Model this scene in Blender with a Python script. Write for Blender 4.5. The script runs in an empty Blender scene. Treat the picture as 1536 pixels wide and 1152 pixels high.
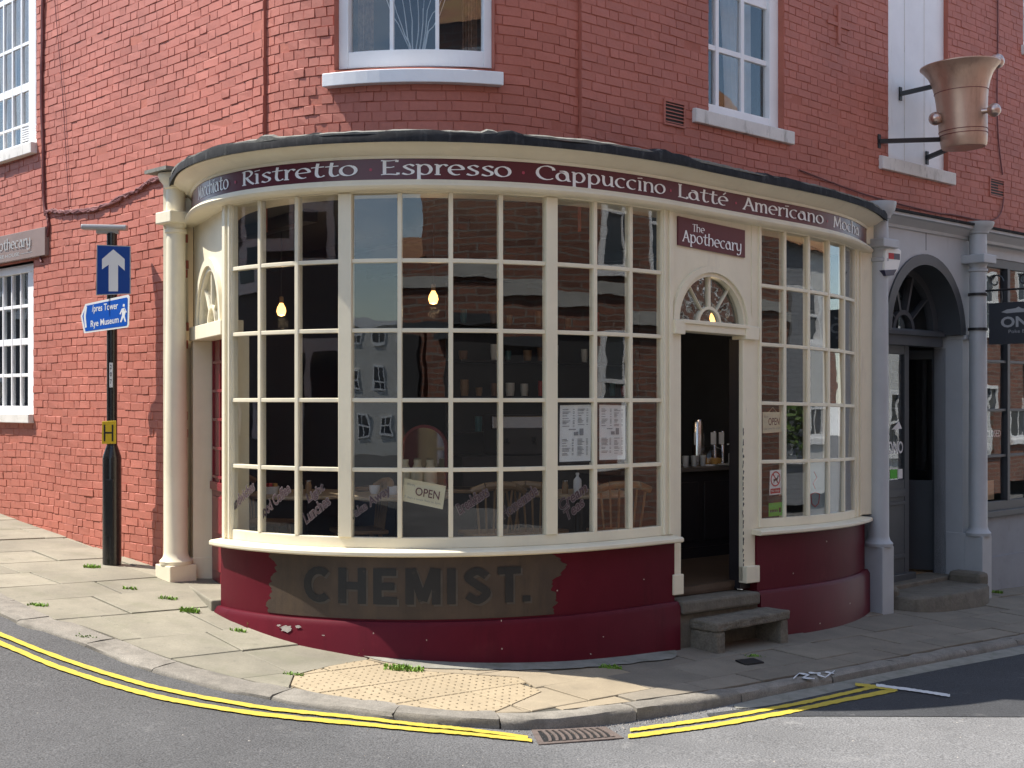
import bpy, bmesh, math, random
import numpy as np
from mathutils import Vector, Matrix
random.seed(7)
R = math.radians
sc = bpy.context.scene
COL = sc.collection
# ------------------------------------------------------------------ camera, sky, sun
H = 1.84                     # camera height above the pavement at the bay front
FPX, CX, CY = 2000.0, 768.0, 603.0
cam_d = bpy.data.cameras.new('camera'); cam = bpy.data.objects.new('camera', cam_d); COL.objects.link(cam)
cam.location = (0, 0, H); cam.rotation_euler = (R(90), 0, 0)
cam_d.sensor_width = 36; cam_d.lens = 36 * FPX / 1536; cam_d.shift_y = 27 / 1536
cam_d.clip_start = .05; cam_d.clip_end = 500
sc.camera = cam
SUN_TRAVEL = Vector((1, -.14, -1.5)).normalized()      # the way the light travels
world = bpy.data.worlds.new('World'); sc.world = world; world.use_nodes = True
wn = world.node_tree.nodes; wl = world.node_tree.links
sky = wn.new('ShaderNodeTexSky'); sky.sky_type = 'NISHITA'; sky.sun_disc = False
to_sun = -SUN_TRAVEL
sky.sun_elevation = math.asin(to_sun.z); sky.sun_rotation = math.atan2(to_sun.x, to_sun.y)
sky.air_density = 1.0; sky.dust_density = .4; sky.ozone_density = 1.0
wtc = wn.new('ShaderNodeTexCoord'); wmap = wn.new('ShaderNodeMapping'); wmap.inputs['Scale'].default_value = (1, 1, 2.6)
wno = wn.new('ShaderNodeTexNoise'); wno.inputs['Scale'].default_value = 2.6; wno.inputs['Detail'].default_value = 8; wno.inputs['Roughness'].default_value = .58
wrp = wn.new('ShaderNodeValToRGB'); wrp.color_ramp.elements[0].position = .50; wrp.color_ramp.elements[1].position = .72
wmx = wn.new('ShaderNodeMix'); wmx.data_type = 'RGBA'
wl.new(wtc.outputs['Generated'], wmap.inputs[0]); wl.new(wmap.outputs[0], wno.inputs['Vector']); wl.new(wno.outputs[0], wrp.inputs[0])
wl.new(wrp.outputs[0], wmx.inputs[0]); wl.new(sky.outputs[0], wmx.inputs[6]); wmx.inputs[7].default_value = (7.5, 7.7, 8.0, 1)
wl.new(wmx.outputs[2], wn['Background'].inputs[0]); wn['Background'].inputs[1].default_value = .15
sun_d = bpy.data.lights.new('sun', 'SUN'); sun_d.energy = 5.0; sun_d.angle = R(.53); sun_d.color = (1, .95, .87)
sun = bpy.data.objects.new('sun', sun_d); COL.objects.link(sun); sun.location = (-8, 2, 14)
sun.rotation_euler = SUN_TRAVEL.to_track_quat('-Z', 'Y').to_euler()
sc.view_settings.view_transform = 'Standard'; sc.view_settings.look = 'None'
sc.view_settings.exposure = 0.78; sc.view_settings.gamma = 1.0; sc.view_settings.use_curve_mapping = False
sc.render.engine = 'CYCLES'
sc.cycles.max_bounces = 8; sc.cycles.transparent_max_bounces = 24; sc.cycles.glossy_bounces = 4
sc.cycles.use_denoising = True; sc.cycles.sample_clamp_indirect = 6

# ------------------------------------------------------------------ materials
MATS = {}
def mat(name, col, rough=.6, var=.1, scale=5., bump=0., bscale=80., metal=0., stain=None, island=0., spec=.5, fine=0., emit=None, dist=.004):
    m = bpy.data.materials.new(name); m.use_nodes = True; nt = m.node_tree; n = nt.nodes; l = nt.links
    b = n['Principled BSDF']; b.inputs['Roughness'].default_value = rough; b.inputs['Metallic'].default_value = metal
    b.inputs['Specular IOR Level'].default_value = spec
    geo = n.new('ShaderNodeNewGeometry')
    no = n.new('ShaderNodeTexNoise'); no.inputs['Scale'].default_value = scale; no.inputs['Detail'].default_value = 6; no.inputs['Roughness'].default_value = .62
    l.new(geo.outputs['Position'], no.inputs['Vector'])
    def mixc(fac, a, bcol, mode='MIX'):
        x = n.new('ShaderNodeMix'); x.data_type = 'RGBA'; x.blend_type = mode
        for sock, val in ((x.inputs[0], fac), (x.inputs[6], a), (x.inputs[7], bcol)):
            if hasattr(val, 'links'): l.new(val, sock)
            elif isinstance(val, (int, float)): sock.default_value = val
            else: sock.default_value = (*val, 1)
        return x.outputs[2]
    rp = n.new('ShaderNodeMapRange'); rp.inputs[1].default_value = .3; rp.inputs[2].default_value = .7
    l.new(no.outputs[0], rp.inputs[0])
    lo = tuple(c * (1 - var) for c in col); hi = tuple(min(1, c * (1 + var)) for c in col)
    c = mixc(rp.outputs[0], lo, hi)
    if fine:
        nf = n.new('ShaderNodeTexNoise'); nf.inputs['Scale'].default_value = bscale; nf.inputs['Detail'].default_value = 3
        l.new(geo.outputs['Position'], nf.inputs['Vector'])
        rf = n.new('ShaderNodeMapRange'); rf.inputs[1].default_value = .3; rf.inputs[2].default_value = .7; rf.inputs[3].default_value = 1 - fine; rf.inputs[4].default_value = 1 + fine
        l.new(nf.outputs[0], rf.inputs[0])
        cx = n.new('ShaderNodeVectorMath'); cx.operation = 'SCALE'; l.new(c, cx.inputs[0]); l.new(rf.outputs[0], cx.inputs['Scale']); c = cx.outputs[0]
    if island:
        oi = n.new('ShaderNodeObjectInfo'); ad = n.new('ShaderNodeMath'); ad.operation = 'ADD'
        l.new(oi.outputs['Random'], ad.inputs[0]); l.new(geo.outputs['Random Per Island'], ad.inputs[1])
        fr = n.new('ShaderNodeMath'); fr.operation = 'FRACT'; l.new(ad.outputs[0], fr.inputs[0])
        mr = n.new('ShaderNodeMapRange'); mr.inputs[3].default_value = 1 - island; mr.inputs[4].default_value = 1 + island; l.new(fr.outputs[0], mr.inputs[0])
        cx = n.new('ShaderNodeVectorMath'); cx.operation = 'SCALE'; l.new(c, cx.inputs[0]); l.new(mr.outputs[0], cx.inputs['Scale']); c = cx.outputs[0]
    for st in (stain or []):
        scol, sscale, lo_, hi_, amt, stretch = st
        mp = n.new('ShaderNodeMapping'); mp.inputs['Scale'].default_value = stretch; mp.inputs['Location'].default_value = (sscale * 1.7, 3.1, 5.3)
        ns = n.new('ShaderNodeTexNoise'); ns.inputs['Scale'].default_value = sscale; ns.inputs['Detail'].default_value = 7; ns.inputs['Roughness'].default_value = .68
        l.new(geo.outputs['Position'], mp.inputs[0]); l.new(mp.outputs[0], ns.inputs['Vector'])
        r2 = n.new('ShaderNodeMapRange'); r2.inputs[1].default_value = lo_; r2.inputs[2].default_value = hi_; r2.inputs[4].default_value = amt
        l.new(ns.outputs[0], r2.inputs[0]); c = mixc(r2.outputs[0], c, scol)
    l.new(c, b.inputs['Base Color'])
    if bump:
        nb = n.new('ShaderNodeTexNoise'); nb.inputs['Scale'].default_value = bscale; nb.inputs['Detail'].default_value = 4
        l.new(geo.outputs['Position'], nb.inputs['Vector'])
        bp = n.new('ShaderNodeBump'); bp.inputs['Strength'].default_value = bump; bp.inputs['Distance'].default_value = dist
        l.new(nb.outputs[0], bp.inputs['Height']); l.new(bp.outputs[0], b.inputs['Normal'])
    if emit:
        b.inputs['Emission Color'].default_value = (*emit[0], 1); b.inputs['Emission Strength'].default_value = emit[1]
    MATS[name] = m
    return m
def glass_mat(name, tint, f0, wob, wscale, dist=.003):
    m = bpy.data.materials.new(name); m.use_nodes = True; nt = m.node_tree; n = nt.nodes; l = nt.links
    n.remove(n['Principled BSDF']); out = n['Material Output']
    geo = n.new('ShaderNodeNewGeometry'); dt = n.new('ShaderNodeVectorMath'); dt.operation = 'DOT_PRODUCT'
    l.new(geo.outputs['Incoming'], dt.inputs[0]); l.new(geo.outputs['Normal'], dt.inputs[1])
    ab = n.new('ShaderNodeMath'); ab.operation = 'ABSOLUTE'; l.new(dt.outputs['Value'], ab.inputs[0])
    om = n.new('ShaderNodeMath'); om.operation = 'SUBTRACT'; om.inputs[0].default_value = 1; l.new(ab.outputs[0], om.inputs[1])
    pw = n.new('ShaderNodeMath'); pw.operation = 'POWER'; pw.inputs[1].default_value = 5; l.new(om.outputs[0], pw.inputs[0])
    ma = n.new('ShaderNodeMath'); ma.operation = 'MULTIPLY_ADD'; ma.inputs[1].default_value = 1 - f0; ma.inputs[2].default_value = f0; l.new(pw.outputs[0], ma.inputs[0])
    tr = n.new('ShaderNodeBsdfTransparent'); tr.inputs[0].default_value = (*tint, 1)
    gl = n.new('ShaderNodeBsdfGlossy'); gl.inputs['Roughness'].default_value = .0; gl.inputs[0].default_value = (1, 1, 1, 1)
    no = n.new('ShaderNodeTexNoise'); no.inputs['Scale'].default_value = wscale; no.inputs['Detail'].default_value = 1.5
    oi = n.new('ShaderNodeObjectInfo'); add = n.new('ShaderNodeVectorMath'); add.operation = 'ADD'
    sc_ = n.new('ShaderNodeVectorMath'); sc_.operation = 'SCALE'; sc_.inputs['Scale'].default_value = 40
    l.new(oi.outputs['Random'], sc_.inputs[0]); l.new(geo.outputs['Position'], add.inputs[0]); l.new(sc_.outputs[0], add.inputs[1]); l.new(add.outputs[0], no.inputs['Vector'])
    bp = n.new('ShaderNodeBump'); bp.inputs['Strength'].default_value = wob; bp.inputs['Distance'].default_value = dist; l.new(no.outputs[0], bp.inputs['Height'])
    l.new(bp.outputs[0], gl.inputs['Normal'])
    mx = n.new('ShaderNodeMixShader'); l.new(ma.outputs[0], mx.inputs[0]); l.new(tr.outputs[0], mx.inputs[1]); l.new(gl.outputs[0], mx.inputs[2]); l.new(mx.outputs[0], out.inputs[0])
    MATS[name] = m
    return m
V1 = (1, 1, 1); VD = (1, 1, .16)
M_brick = mat('painted_red_brick', (.44, .142, .098), .62, .13, .9, .22, 45, island=.06, fine=.05, dist=.004,
              stain=[((.30, .065, .045), 1.3, .55, .8, .35, (1, 1, .5)), ((.62, .55, .5), 9, .765, .80, .8, (1, 1, .6)), ((.48, .14, .10), 3.2, .6, .75, .5, (1, 1, .22)), ((.25, .06, .042), 5, .62, .74, .5, (1, 1, .12))])
M_mort = mat('painted_brick_joint', (.40, .122, .080), .75, .12, 3, .5, 40)
M_cream = mat('cream_paint', (.80, .722, .54), .42, .06, 2.5, .2, 22, stain=[((.55, .5, .4), 5, .58, .74, .4, (1, 1, .25)), ((.25, .21, .16), 34, .735, .76, .8, (1, 1, .4)), ((.62, .48, .26), 1.6, .56, .82, .45, VD), ((.36, .31, .24), 13, .69, .76, .5, VD)])
M_white = mat('white_paint', (.84, .84, .835), .45, .05, 3, .12, 30, stain=[((.42, .38, .32), 7, .62, .78, .45, VD)])
M_wsill = mat('weathered_white_sill', (.70, .67, .62), .7, .08, 5, .3, 60, stain=[((.22, .2, .16), 11, .55, .72, .7, (1, 1, .35))])
M_burg = mat('burgundy_paint', (.10, .008, .016), .45, .10, 3, .12, 22, stain=[((.16, .03, .035), 4, .58, .8, .35, V1), ((.055, .006, .01), 5, .54, .74, .6, VD), ((.19, .06, .055), 16, .64, .76, .45, (1, 1, .3)), ((.2, .13, .11), 60, .72, .78, .35, (1, .3, 1)), ((.4, .3, .28), 26, .755, .79, .7, V1)], spec=.13)
M_burgl = mat('burgundy_signboard', (.105, .018, .028), .3, .06, 3)
M_pane_brown = mat('old_brown_signwriting_ground', (.055, .036, .024), .55, .25, 3.5, .25, 60, stain=[((.10, .065, .035), 5, .52, .75, .6, VD), ((.3, .28, .25), 30, .76, .78, .8, (1, 1, .3))])
M_chem = mat('faded_black_lettering', (.010, .010, .011), .5, .2, 12, stain=[((.05, .04, .03), 14, .6, .68, .7, V1)])
M_chems = mat('lettering_shade', (.062, .052, .042), .5, .2, 12)
M_letter = mat('white_lettering', (.90, .89, .87), .5, .03)
M_dot = mat('pink_dot', (.42, .06, .1), .5, .03)
M_lead = mat('lead_sheet', (.030, .030, .031), .8, .35, 9, .5, 25, stain=[((.20, .20, .185), 8, .6, .78, .6, (1, 1, .4)), ((.1, .1, .1), 25, .55, .7, .5, (1, 1, .15))], spec=.12)
M_leadtop = mat('mortar_capping', (.20, .195, .17), .9, .25, 12, .6, 60, stain=[((.09, .09, .07), 14, .5, .66, .7, V1)])
M_reddoor = mat('red_door_paint', (.21, .018, .028), .3, .06, 3)
M_glass = glass_mat('window_glass', (.945, .955, .955), .052, .26, 3.0)
M_oldglass = glass_mat('crown_glass', (.86, .88, .88), .09, .6, 9, .01)
M_pole = mat('black_gloss_pole', (.012, .012, .013), .22, .1, 5)
M_iron = mat('black_iron', (.014, .014, .015), .5, .1, 9)
M_lampgrey = mat('grey_lamp_casing', (.30, .31, .32), .45, .06, 6)
M_blue = mat('blue_sign_face', (.004, .045, .24), .35, .04, 5)
M_blue2 = mat('blue_direction_face', (.006, .085, .42), .35, .04, 5)
M_signw = mat('white_sign_legend', (.72, .72, .70), .45, .03, 5)
M_signg = mat('grey_sign_edge', (.36, .36, .36), .45, .03, 5)
M_yell = mat('yellow_plate', (.62, .42, .02), .45, .06, 9)
M_blackp = mat('black_print', (.015, .015, .015), .6, .05)
M_copper = mat('copper_sheet', (.56, .385, .29), .4, .08, 5, .15, 14, metal=.6, stain=[((.26, .16, .12), 6, .5, .75, .7, VD), ((.36, .33, .26), 16, .62, .74, .4, V1)], dist=.012)
M_copball = mat('brass_ball', (.58, .43, .36), .28, .06, 5, metal=.85)
M_bluegrey = mat('blue_grey_paint', (.42, .43, .435), .45, .06, 3, .12, 25, stain=[((.16, .17, .19), 6, .6, .8, .35, VD)])
M_bluegrey2 = mat('blue_grey_masonry', (.25, .265, .285), .6, .08, 3, .3, 25, stain=[((.15, .16, .17), 5, .56, .76, .5, V1)])
M_buffp = mat('plain_buff_slab', (.31, .252, .17), .9, .12, 4, .3, 100, island=.06, fine=.08, stain=[((.2, .165, .115), 6, .54, .74, .55, V1)])
M_dkgrey = mat('dark_grey_paint', (.055, .06, .066), .4, .08, 3)
M_york = mat('york_stone', (.245, .222, .166), .85, .2, 2.0, .3, 70, island=.13, fine=.08, stain=[((.17, .165, .105), 3.2, .5, .72, .6, V1), ((.42, .40, .35), 15, .68, .75, .4, V1), ((.12, .115, .085), 11, .6, .72, .6, V1)])
M_slab = mat('grey_paving_slab', (.22, .188, .142), .9, .16, 3, .3, 90, island=.1, fine=.1, stain=[((.16, .15, .12), 4, .55, .78, .5, V1)])
M_buff = mat('buff_tactile_slab', (.36, .285, .18), .9, .1, 4, .3, 120, island=.04, fine=.08, stain=[((.33, .27, .18), 7, .56, .75, .5, V1)])
M_blist = mat('worn_blister', (.305, .24, .15), .85, .1, 9)
M_bed = mat('joint_bed', (.085, .078, .06), .95, .25, 20, .3, 80, stain=[((.07, .10, .02), 3, .58, .68, .7, V1)])
M_granite = mat('granite_kerb', (.225, .203, .168), .9, .18, 9, .5, 110, island=.12, fine=.22, stain=[((.11, .10, .08), 5, .5, .7, .65, V1)])
M_cement = mat('cement_fillet', (.25, .24, .20), .9, .2, 7, .4, 60, stain=[((.09, .1, .05), 6, .52, .7, .6, V1)])
M_stone = mat('worn_step_stone', (.15, .13, .10), .9, .2, 9, .6, 45, fine=.1, stain=[((.10, .095, .06), 7, .5, .7, .65, V1)], dist=.008)
M_bench = mat('rough_grit_stone', (.18, .155, .118), .95, .2, 10, .9, 60, fine=.2, stain=[((.055, .05, .036), 6, .5, .7, .6, V1)], dist=.01)
M_ypaint = mat('yellow_road_paint', (.54, .41, .045), .75, .08, 9, .2, 150, fine=.08, stain=[((.13, .12, .1), 45, .6, .7, .8, V1), ((.2, .17, .08), 6, .55, .75, .5, V1)])
M_wpaint = mat('white_road_paint', (.70, .70, .68), .7, .08, 9, .2, 150, stain=[((.13, .12, .1), 40, .62, .7, .75, V1)])
M_grate = mat('rusty_iron_grate', (.13, .10, .085), .7, .25, 20, .4, 90)
M_grass = mat('grass_blade', (.17, .30, .03), .6, .3, 30)
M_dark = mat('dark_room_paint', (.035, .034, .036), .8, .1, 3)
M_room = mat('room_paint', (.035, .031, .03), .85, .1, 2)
M_floorw = mat('dark_floor_boards', (.075, .048, .03), .5, .25, 6)
M_darkwood = mat('dark_counter_wood', (.02, .018, .02), .4, .15, 6)
M_wood = mat('chair_wood', (.30, .18, .085), .45, .15, 9)
M_tabletop = mat('pine_table_top', (.48, .36, .23), .35, .12, 7)
M_chrome = mat('chrome', (.7, .7, .72), .15, .03, 5, metal=1)
M_china = mat('white_china', (.78, .78, .76), .3, .03)
M_redp = mat('red_plastic', (.5, .02, .015), .4, .05)
M_card = mat('cream_card', (.68, .62, .42), .7, .05, 4)
M_paper = mat('white_paper', (.78, .78, .75), .7, .03)
M_ink = mat('grey_print', (.3, .3, .3), .8, .05)
M_redink = mat('red_print', (.45, .02, .02), .6, .05)
M_green = mat('green_sticker', (.08, .42, .03), .5, .05)
M_vinyl = mat('purple_vinyl_lettering', (.06, .032, .036), .5, .05)
M_vinylw = mat('pale_vinyl_edge', (.17, .14, .14), .5, .05)
M_bulb = mat('lit_filament_bulb', (1, .75, .4), .3, .0, emit=((1, .5, .14), 2.6))
M_curtb = mat('patterned_brown_curtain', (.20, .12, .08), .9, .5, 28)
M_curtw = mat('white_net_curtain', (.55, .54, .52), .9, .1, 9)
M_cable = mat('painted_cable', (.17, .05, .045), .6, .2, 20)
M_alarm = mat('alarm_casing', (.76, .75, .70), .35, .03)
M_navy = mat('navy_plastic', (.01, .012, .05), .3, .03)
M_brown = mat('brown_signboard', (.225, .16, .14), .5, .08, 4)
M_leaf = mat('leaf_green', (.07, .13, .02), .5, .4, 8)
M_twig = mat('white_twig', (.62, .62, .6), .7, .1)
M_frost = mat('frosted_film', (.22, .27, .28), .35, .05, 3)
def asphalt(name, base):
    return mat(name, base, .9, .16, .9, .9, 95, fine=.55, dist=.006, stain=[((.30, .29, .27), 3.5, .6, .8, .32, V1), ((.45, .43, .4), 75, .70, .74, .7, V1), ((.03, .03, .03), 2.0, .62, .75, .35, V1)])
M_road = asphalt('asphalt', (.082, .081, .08))
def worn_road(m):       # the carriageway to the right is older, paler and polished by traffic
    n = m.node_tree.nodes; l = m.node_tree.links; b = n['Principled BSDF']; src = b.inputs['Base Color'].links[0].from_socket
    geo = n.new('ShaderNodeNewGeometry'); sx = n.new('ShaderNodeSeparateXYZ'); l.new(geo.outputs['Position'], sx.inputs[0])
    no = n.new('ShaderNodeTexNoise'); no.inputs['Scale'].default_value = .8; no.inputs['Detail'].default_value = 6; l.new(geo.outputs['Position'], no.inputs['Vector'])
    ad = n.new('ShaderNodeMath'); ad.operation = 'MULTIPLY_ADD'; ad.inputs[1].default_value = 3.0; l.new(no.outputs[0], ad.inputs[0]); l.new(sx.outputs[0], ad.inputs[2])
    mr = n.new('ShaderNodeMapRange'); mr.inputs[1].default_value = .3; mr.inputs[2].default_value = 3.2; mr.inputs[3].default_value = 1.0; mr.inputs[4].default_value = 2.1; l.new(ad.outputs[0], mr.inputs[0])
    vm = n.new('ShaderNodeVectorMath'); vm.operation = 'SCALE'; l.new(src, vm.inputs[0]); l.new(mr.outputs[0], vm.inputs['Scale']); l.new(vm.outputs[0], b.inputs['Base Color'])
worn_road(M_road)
M_road2 = asphalt('new_asphalt_and_shade', (.042, .043, .046))  # dark asphalt with the building's shade painted into its tone
def wall_brick_mat(name, th, c1, c2, mortar, scale=1.0):
    m = bpy.data.materials.new(name); m.use_nodes = True; nt = m.node_tree; n = nt.nodes; l = nt.links
    b = n['Principled BSDF']; b.inputs['Roughness'].default_value = .85
    geo = n.new('ShaderNodeNewGeometry'); dt = n.new('ShaderNodeVectorMath'); dt.operation = 'DOT_PRODUCT'; dt.inputs[1].default_value = (math.cos(th), math.sin(th), 0)
    l.new(geo.outputs['Position'], dt.inputs[0]); sx = n.new('ShaderNodeSeparateXYZ'); l.new(geo.outputs['Position'], sx.inputs[0])
    cb = n.new('ShaderNodeCombineXYZ'); l.new(dt.outputs['Value'], cb.inputs[0]); l.new(sx.outputs[2], cb.inputs[1])
    bt = n.new('ShaderNodeTexBrick'); l.new(cb.outputs[0], bt.inputs['Vector'])
    for k, v in (('Color1', c1), ('Color2', c2), ('Mortar', mortar)): bt.inputs[k].default_value = (*v, 1)
    bt.inputs['Scale'].default_value = 1; bt.inputs['Brick Width'].default_value = .23 * scale; bt.inputs['Row Height'].default_value = .08 * scale; bt.inputs['Mortar Size'].default_value = .012; bt.inputs['Bias'].default_value = -.2
    l.new(bt.outputs[0], b.inputs['Base Color']); MATS[name] = m
    return m

# ------------------------------------------------------------------ frames (walls and the curved bay as along/height/out coordinates)
def ray(px, py): return (px - CX) / FPX, (CY - py) / FPX
def at(px, py, Y):
    k, l = ray(px, py); return Vector((k * Y, Y, H + l * Y))
class Frame:
    """a = metres along, z = height, d = metres out towards the street"""
    def __init__(s, aa, X, Y, th, sag=None):
        s.aa = np.array(aa); s.X = np.array(X); s.Y = np.array(Y); s.th = np.array(th); s.sag = sag; s.cache = {}
    def P(s, a, z, d=0.):
        x = np.interp(a, s.aa, s.X); y = np.interp(a, s.aa, s.Y); t = np.interp(a, s.aa, s.th)
        if a < s.aa[0]: x += math.cos(t) * (a - s.aa[0]); y += math.sin(t) * (a - s.aa[0])
        if a > s.aa[-1]: x += math.cos(t) * (a - s.aa[-1]); y += math.sin(t) * (a - s.aa[-1])
        if s.sag: z += s.sag(a)
        return Vector((x + math.sin(t) * d, y - math.cos(t) * d, z))
    def a_of(s, px, d=0.):
        if d not in s.cache:
            lo, hi = s.aa[0] - (12 if s.ext else 0), s.aa[-1] + (12 if s.ext else 0)
            g = np.arange(lo, hi, .01); q = []
            for a in g:
                p = s.P(a, 0, d); q.append(CX + FPX * p.x / p.y)
            q = np.array(q); i0 = int(np.argmin(q[:len(q) // 2])); s.cache[d] = (q[i0:], g[i0:])
        return float(np.interp(px, *s.cache[d]))
    ext = False
    def hit(s, px, py, d=0.):
        a = s.a_of(px, d); p = s.P(a, 0, d); z = H + (CY - py) / FPX * p.y
        if s.sag: z -= s.sag(a)
        return a, z
    def curved(s, a0, a1): return abs(np.interp(a0, s.aa, s.th) - np.interp(a1, s.aa, s.th)) > .01
def line_frame(x, y, deg, half=3.):
    t = R(deg); aa = [-half, half]
    f = Frame(aa, [x + math.cos(t) * a for a in aa], [y + math.sin(t) * a for a in aa], [t, t]); return f
def integ(a0, a1, thf, x0, y0, aref, step=.01):
    aa = np.arange(a0, a1 + step / 2, step); t = np.radians([thf(a) for a in aa])
    X = np.concatenate([[0], np.cumsum(np.cos((t[1:] + t[:-1]) / 2) * step)]); Y = np.concatenate([[0], np.cumsum(np.sin((t[1:] + t[:-1]) / 2) * step)])
    i = int(round((aref - a0) / step)); return aa, X - X[i] + x0, Y - Y[i] + y0, t
TL, TR_, RAD = -46.2, 44.0, 1.767
LARC = RAD * R(TR_ - TL)
UW = Frame(*integ(-9, LARC + 9, lambda a: TL if a < 0 else (TR_ if a > LARC else TL + (TR_ - TL) * a / LARC), -1.96, 10.52, 0)); UW.ext = False
KN = [-1.6, -1.1, -.6, -.25, 0, .6, 1.2, 1.8, 2.4, 3.0, 3.6, 4.2, 4.8, 5.4, 6.0, 6.6, 7.2]
TH = [-78, -74.5, -67, -57, -48.7, -30.3, -11.5, 5.5, 21.6, 36.1, 42.7, 42.7, 42.4, 42.4, 50.0, 60.8, 68.2]
BF = Frame(*integ(-1.6, 7.2, lambda a: np.interp(a, KN, TH), -2.1175, 10.0996, 0), sag=lambda a: -.017 * max(0., a - 3.7)); BF.ext = False

# ------------------------------------------------------------------ mesh building
def newobj(name, me, parent=None):
    o = bpy.data.objects.new(name, me); COL.objects.link(o)
    if parent is not None: o.parent = parent
    return o
def wloc(o):
    v = Vector((0, 0, 0))
    while o is not None: v += o.location; o = o.parent
    return v
class MB:
    def __init__(s): s.v = []; s.f = []
    def add(s, vs, fs):
        k = len(s.v); s.v += [tuple(p) for p in vs]; s.f += [tuple(i + k for i in f) for f in fs]
    def box(s, F, a0, a1, z0, z1, d0, d1, n=None):
        s.sweep(F, a0, a1, [(d0, z0), (d1, z0), (d1, z1), (d0, z1)], n)
    def sweep(s, F, a0, a1, prof, n=None, caps=True):
        if n is None: n = max(1, int(abs(a1 - a0) / .09)) if F.curved(a0, a1) else 1
        m = len(prof); vs = []
        for i in range(n + 1):
            a = a0 + (a1 - a0) * i / n
            vs += [F.P(a, z, d) for d, z in prof]
        fs = []
        for i in range(n):
            for j in range(m):
                p, q = i * m + j, i * m + (j + 1) % m
                fs.append((p, q, q + m, p + m))
        if caps: fs += [tuple(range(m)), tuple(range(n * m + m - 1, n * m - 1, -1))]
        s.add(vs, fs)
    def poly(s, pts, off):            # prism: pts (world), moved by off (vector) for the back
        n = len(pts); off = Vector(off); s.add(list(pts) + [Vector(p) + off for p in pts], [tuple(range(n)), tuple(range(2 * n - 1, n - 1, -1))] + [(i, (i + 1) % n, n + (i + 1) % n, n + i) for i in range(n)])
    def sheet(s, pts): s.add(pts, [tuple(range(len(pts)))])
    def fpoly(s, F, az, d0, d1):      # polygon in (a,z) on a frame with thickness
        n = len(az); s.add([F.P(a, z, d1) for a, z in az] + [F.P(a, z, d0) for a, z in az], [tuple(range(n)), tuple(range(2 * n - 1, n - 1, -1))] + [(i, (i + 1) % n, n + (i + 1) % n, n + i) for i in range(n)])
    def tube(s, pts, r, n=8, caps=True):
        pts = [Vector(p) for p in pts]; rr = r if isinstance(r, (list, tuple)) else [r] * len(pts)
        vs = []; prev = None
        for i, p in enumerate(pts):
            t = (pts[min(i + 1, len(pts) - 1)] - pts[max(i - 1, 0)]).normalized()
            u = (prev - t * prev.dot(t)) if prev is not None else t.orthogonal()
            u.normalize(); prev = u; w = t.cross(u)
            vs += [p + (u * math.cos(2 * math.pi * k / n) + w * math.sin(2 * math.pi * k / n)) * rr[i] for k in range(n)]
        fs = [(i * n + k, i * n + (k + 1) % n, (i + 1) * n + (k + 1) % n, (i + 1) * n + k) for i in range(len(pts) - 1) for k in range(n)]
        if caps: fs += [tuple(range(n - 1, -1, -1)), tuple(range((len(pts) - 1) * n, len(pts) * n))]
        s.add(vs, fs)
    def lathe(s, c, prof, n=20, axis=None, half=None):
        c = Vector(c); q = Vector(axis).to_track_quat('Z', 'Y') if axis is not None else None
        vs = []
        for r, z in prof:
            for k in range(n):
                p = Vector((r * math.cos(2 * math.pi * k / n), r * math.sin(2 * math.pi * k / n), z)); vs.append(c + (q @ p if q else p))
        m = len(prof); fs = [(i * n + k, i * n + (k + 1) % n, (i + 1) * n + (k + 1) % n, (i + 1) * n + k) for i in range(m - 1) for k in range(n)]
        fs += [tuple(range(n - 1, -1, -1)), tuple(range((m - 1) * n, m * n))]
        s.add(vs, fs)
    def obox(s, c, sx, sy, sz, th=0., tilt=0.):
        M = Matrix.Rotation(th, 3, 'Z') @ Matrix.Rotation(tilt, 3, 'Y'); c = Vector(c)
        vs = [c + M @ Vector((x * sx / 2, y * sy / 2, z * sz / 2)) for x in (-1, 1) for y in (-1, 1) for z in (-1, 1)]
        s.add(vs, [(0, 1, 3, 2), (4, 6, 7, 5), (0, 4, 5, 1), (2, 3, 7, 6), (0, 2, 6, 4), (1, 5, 7, 3)])
    def build(s, name, m, parent=None, smooth=False, bevel=0., normals=True, label=None, cat=None, group=None, kind=None):
        vs = np.array(s.v); c = Vector(vs.mean(axis=0)) if parent is not None else Vector(((vs[:, 0].min() + vs[:, 0].max()) / 2, (vs[:, 1].min() + vs[:, 1].max()) / 2, vs[:, 2].min()))
        me = bpy.data.meshes.new(name); me.from_pydata([tuple(Vector(v) - c) for v in s.v], [], s.f)
        if normals:
            bm = bmesh.new(); bm.from_mesh(me); bmesh.ops.recalc_face_normals(bm, faces=bm.faces); bm.to_mesh(me); bm.free()
        me.materials.append(m)
        if smooth: me.shade_smooth(); me.set_sharp_from_angle(angle=R(38))
        o = newobj(name, me, parent); o.location = c - (wloc(parent) if parent is not None else Vector((0, 0, 0)))
        if bevel:
            b = o.modifiers.new('bevel', 'BEVEL'); b.width = bevel; b.segments = 2; b.limit_method = 'ANGLE'; b.angle_limit = R(40)
        tag(o, label, cat, group, kind); return o
def tag(o, label=None, cat=None, group=None, kind=None):
    for k, v in (('label', label), ('category', cat), ('group', group), ('kind', kind)):
        if v: o[k] = v
    return o
def thing(name, loc, label, cat, group=None):
    o = newobj(name, None); o.location = loc; o.empty_display_size = .1; return tag(o, label, cat, group)
def one(fn, name, m, parent=None, **k):
    b = MB(); fn(b); return b.build(name, m, parent, **k)

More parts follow.
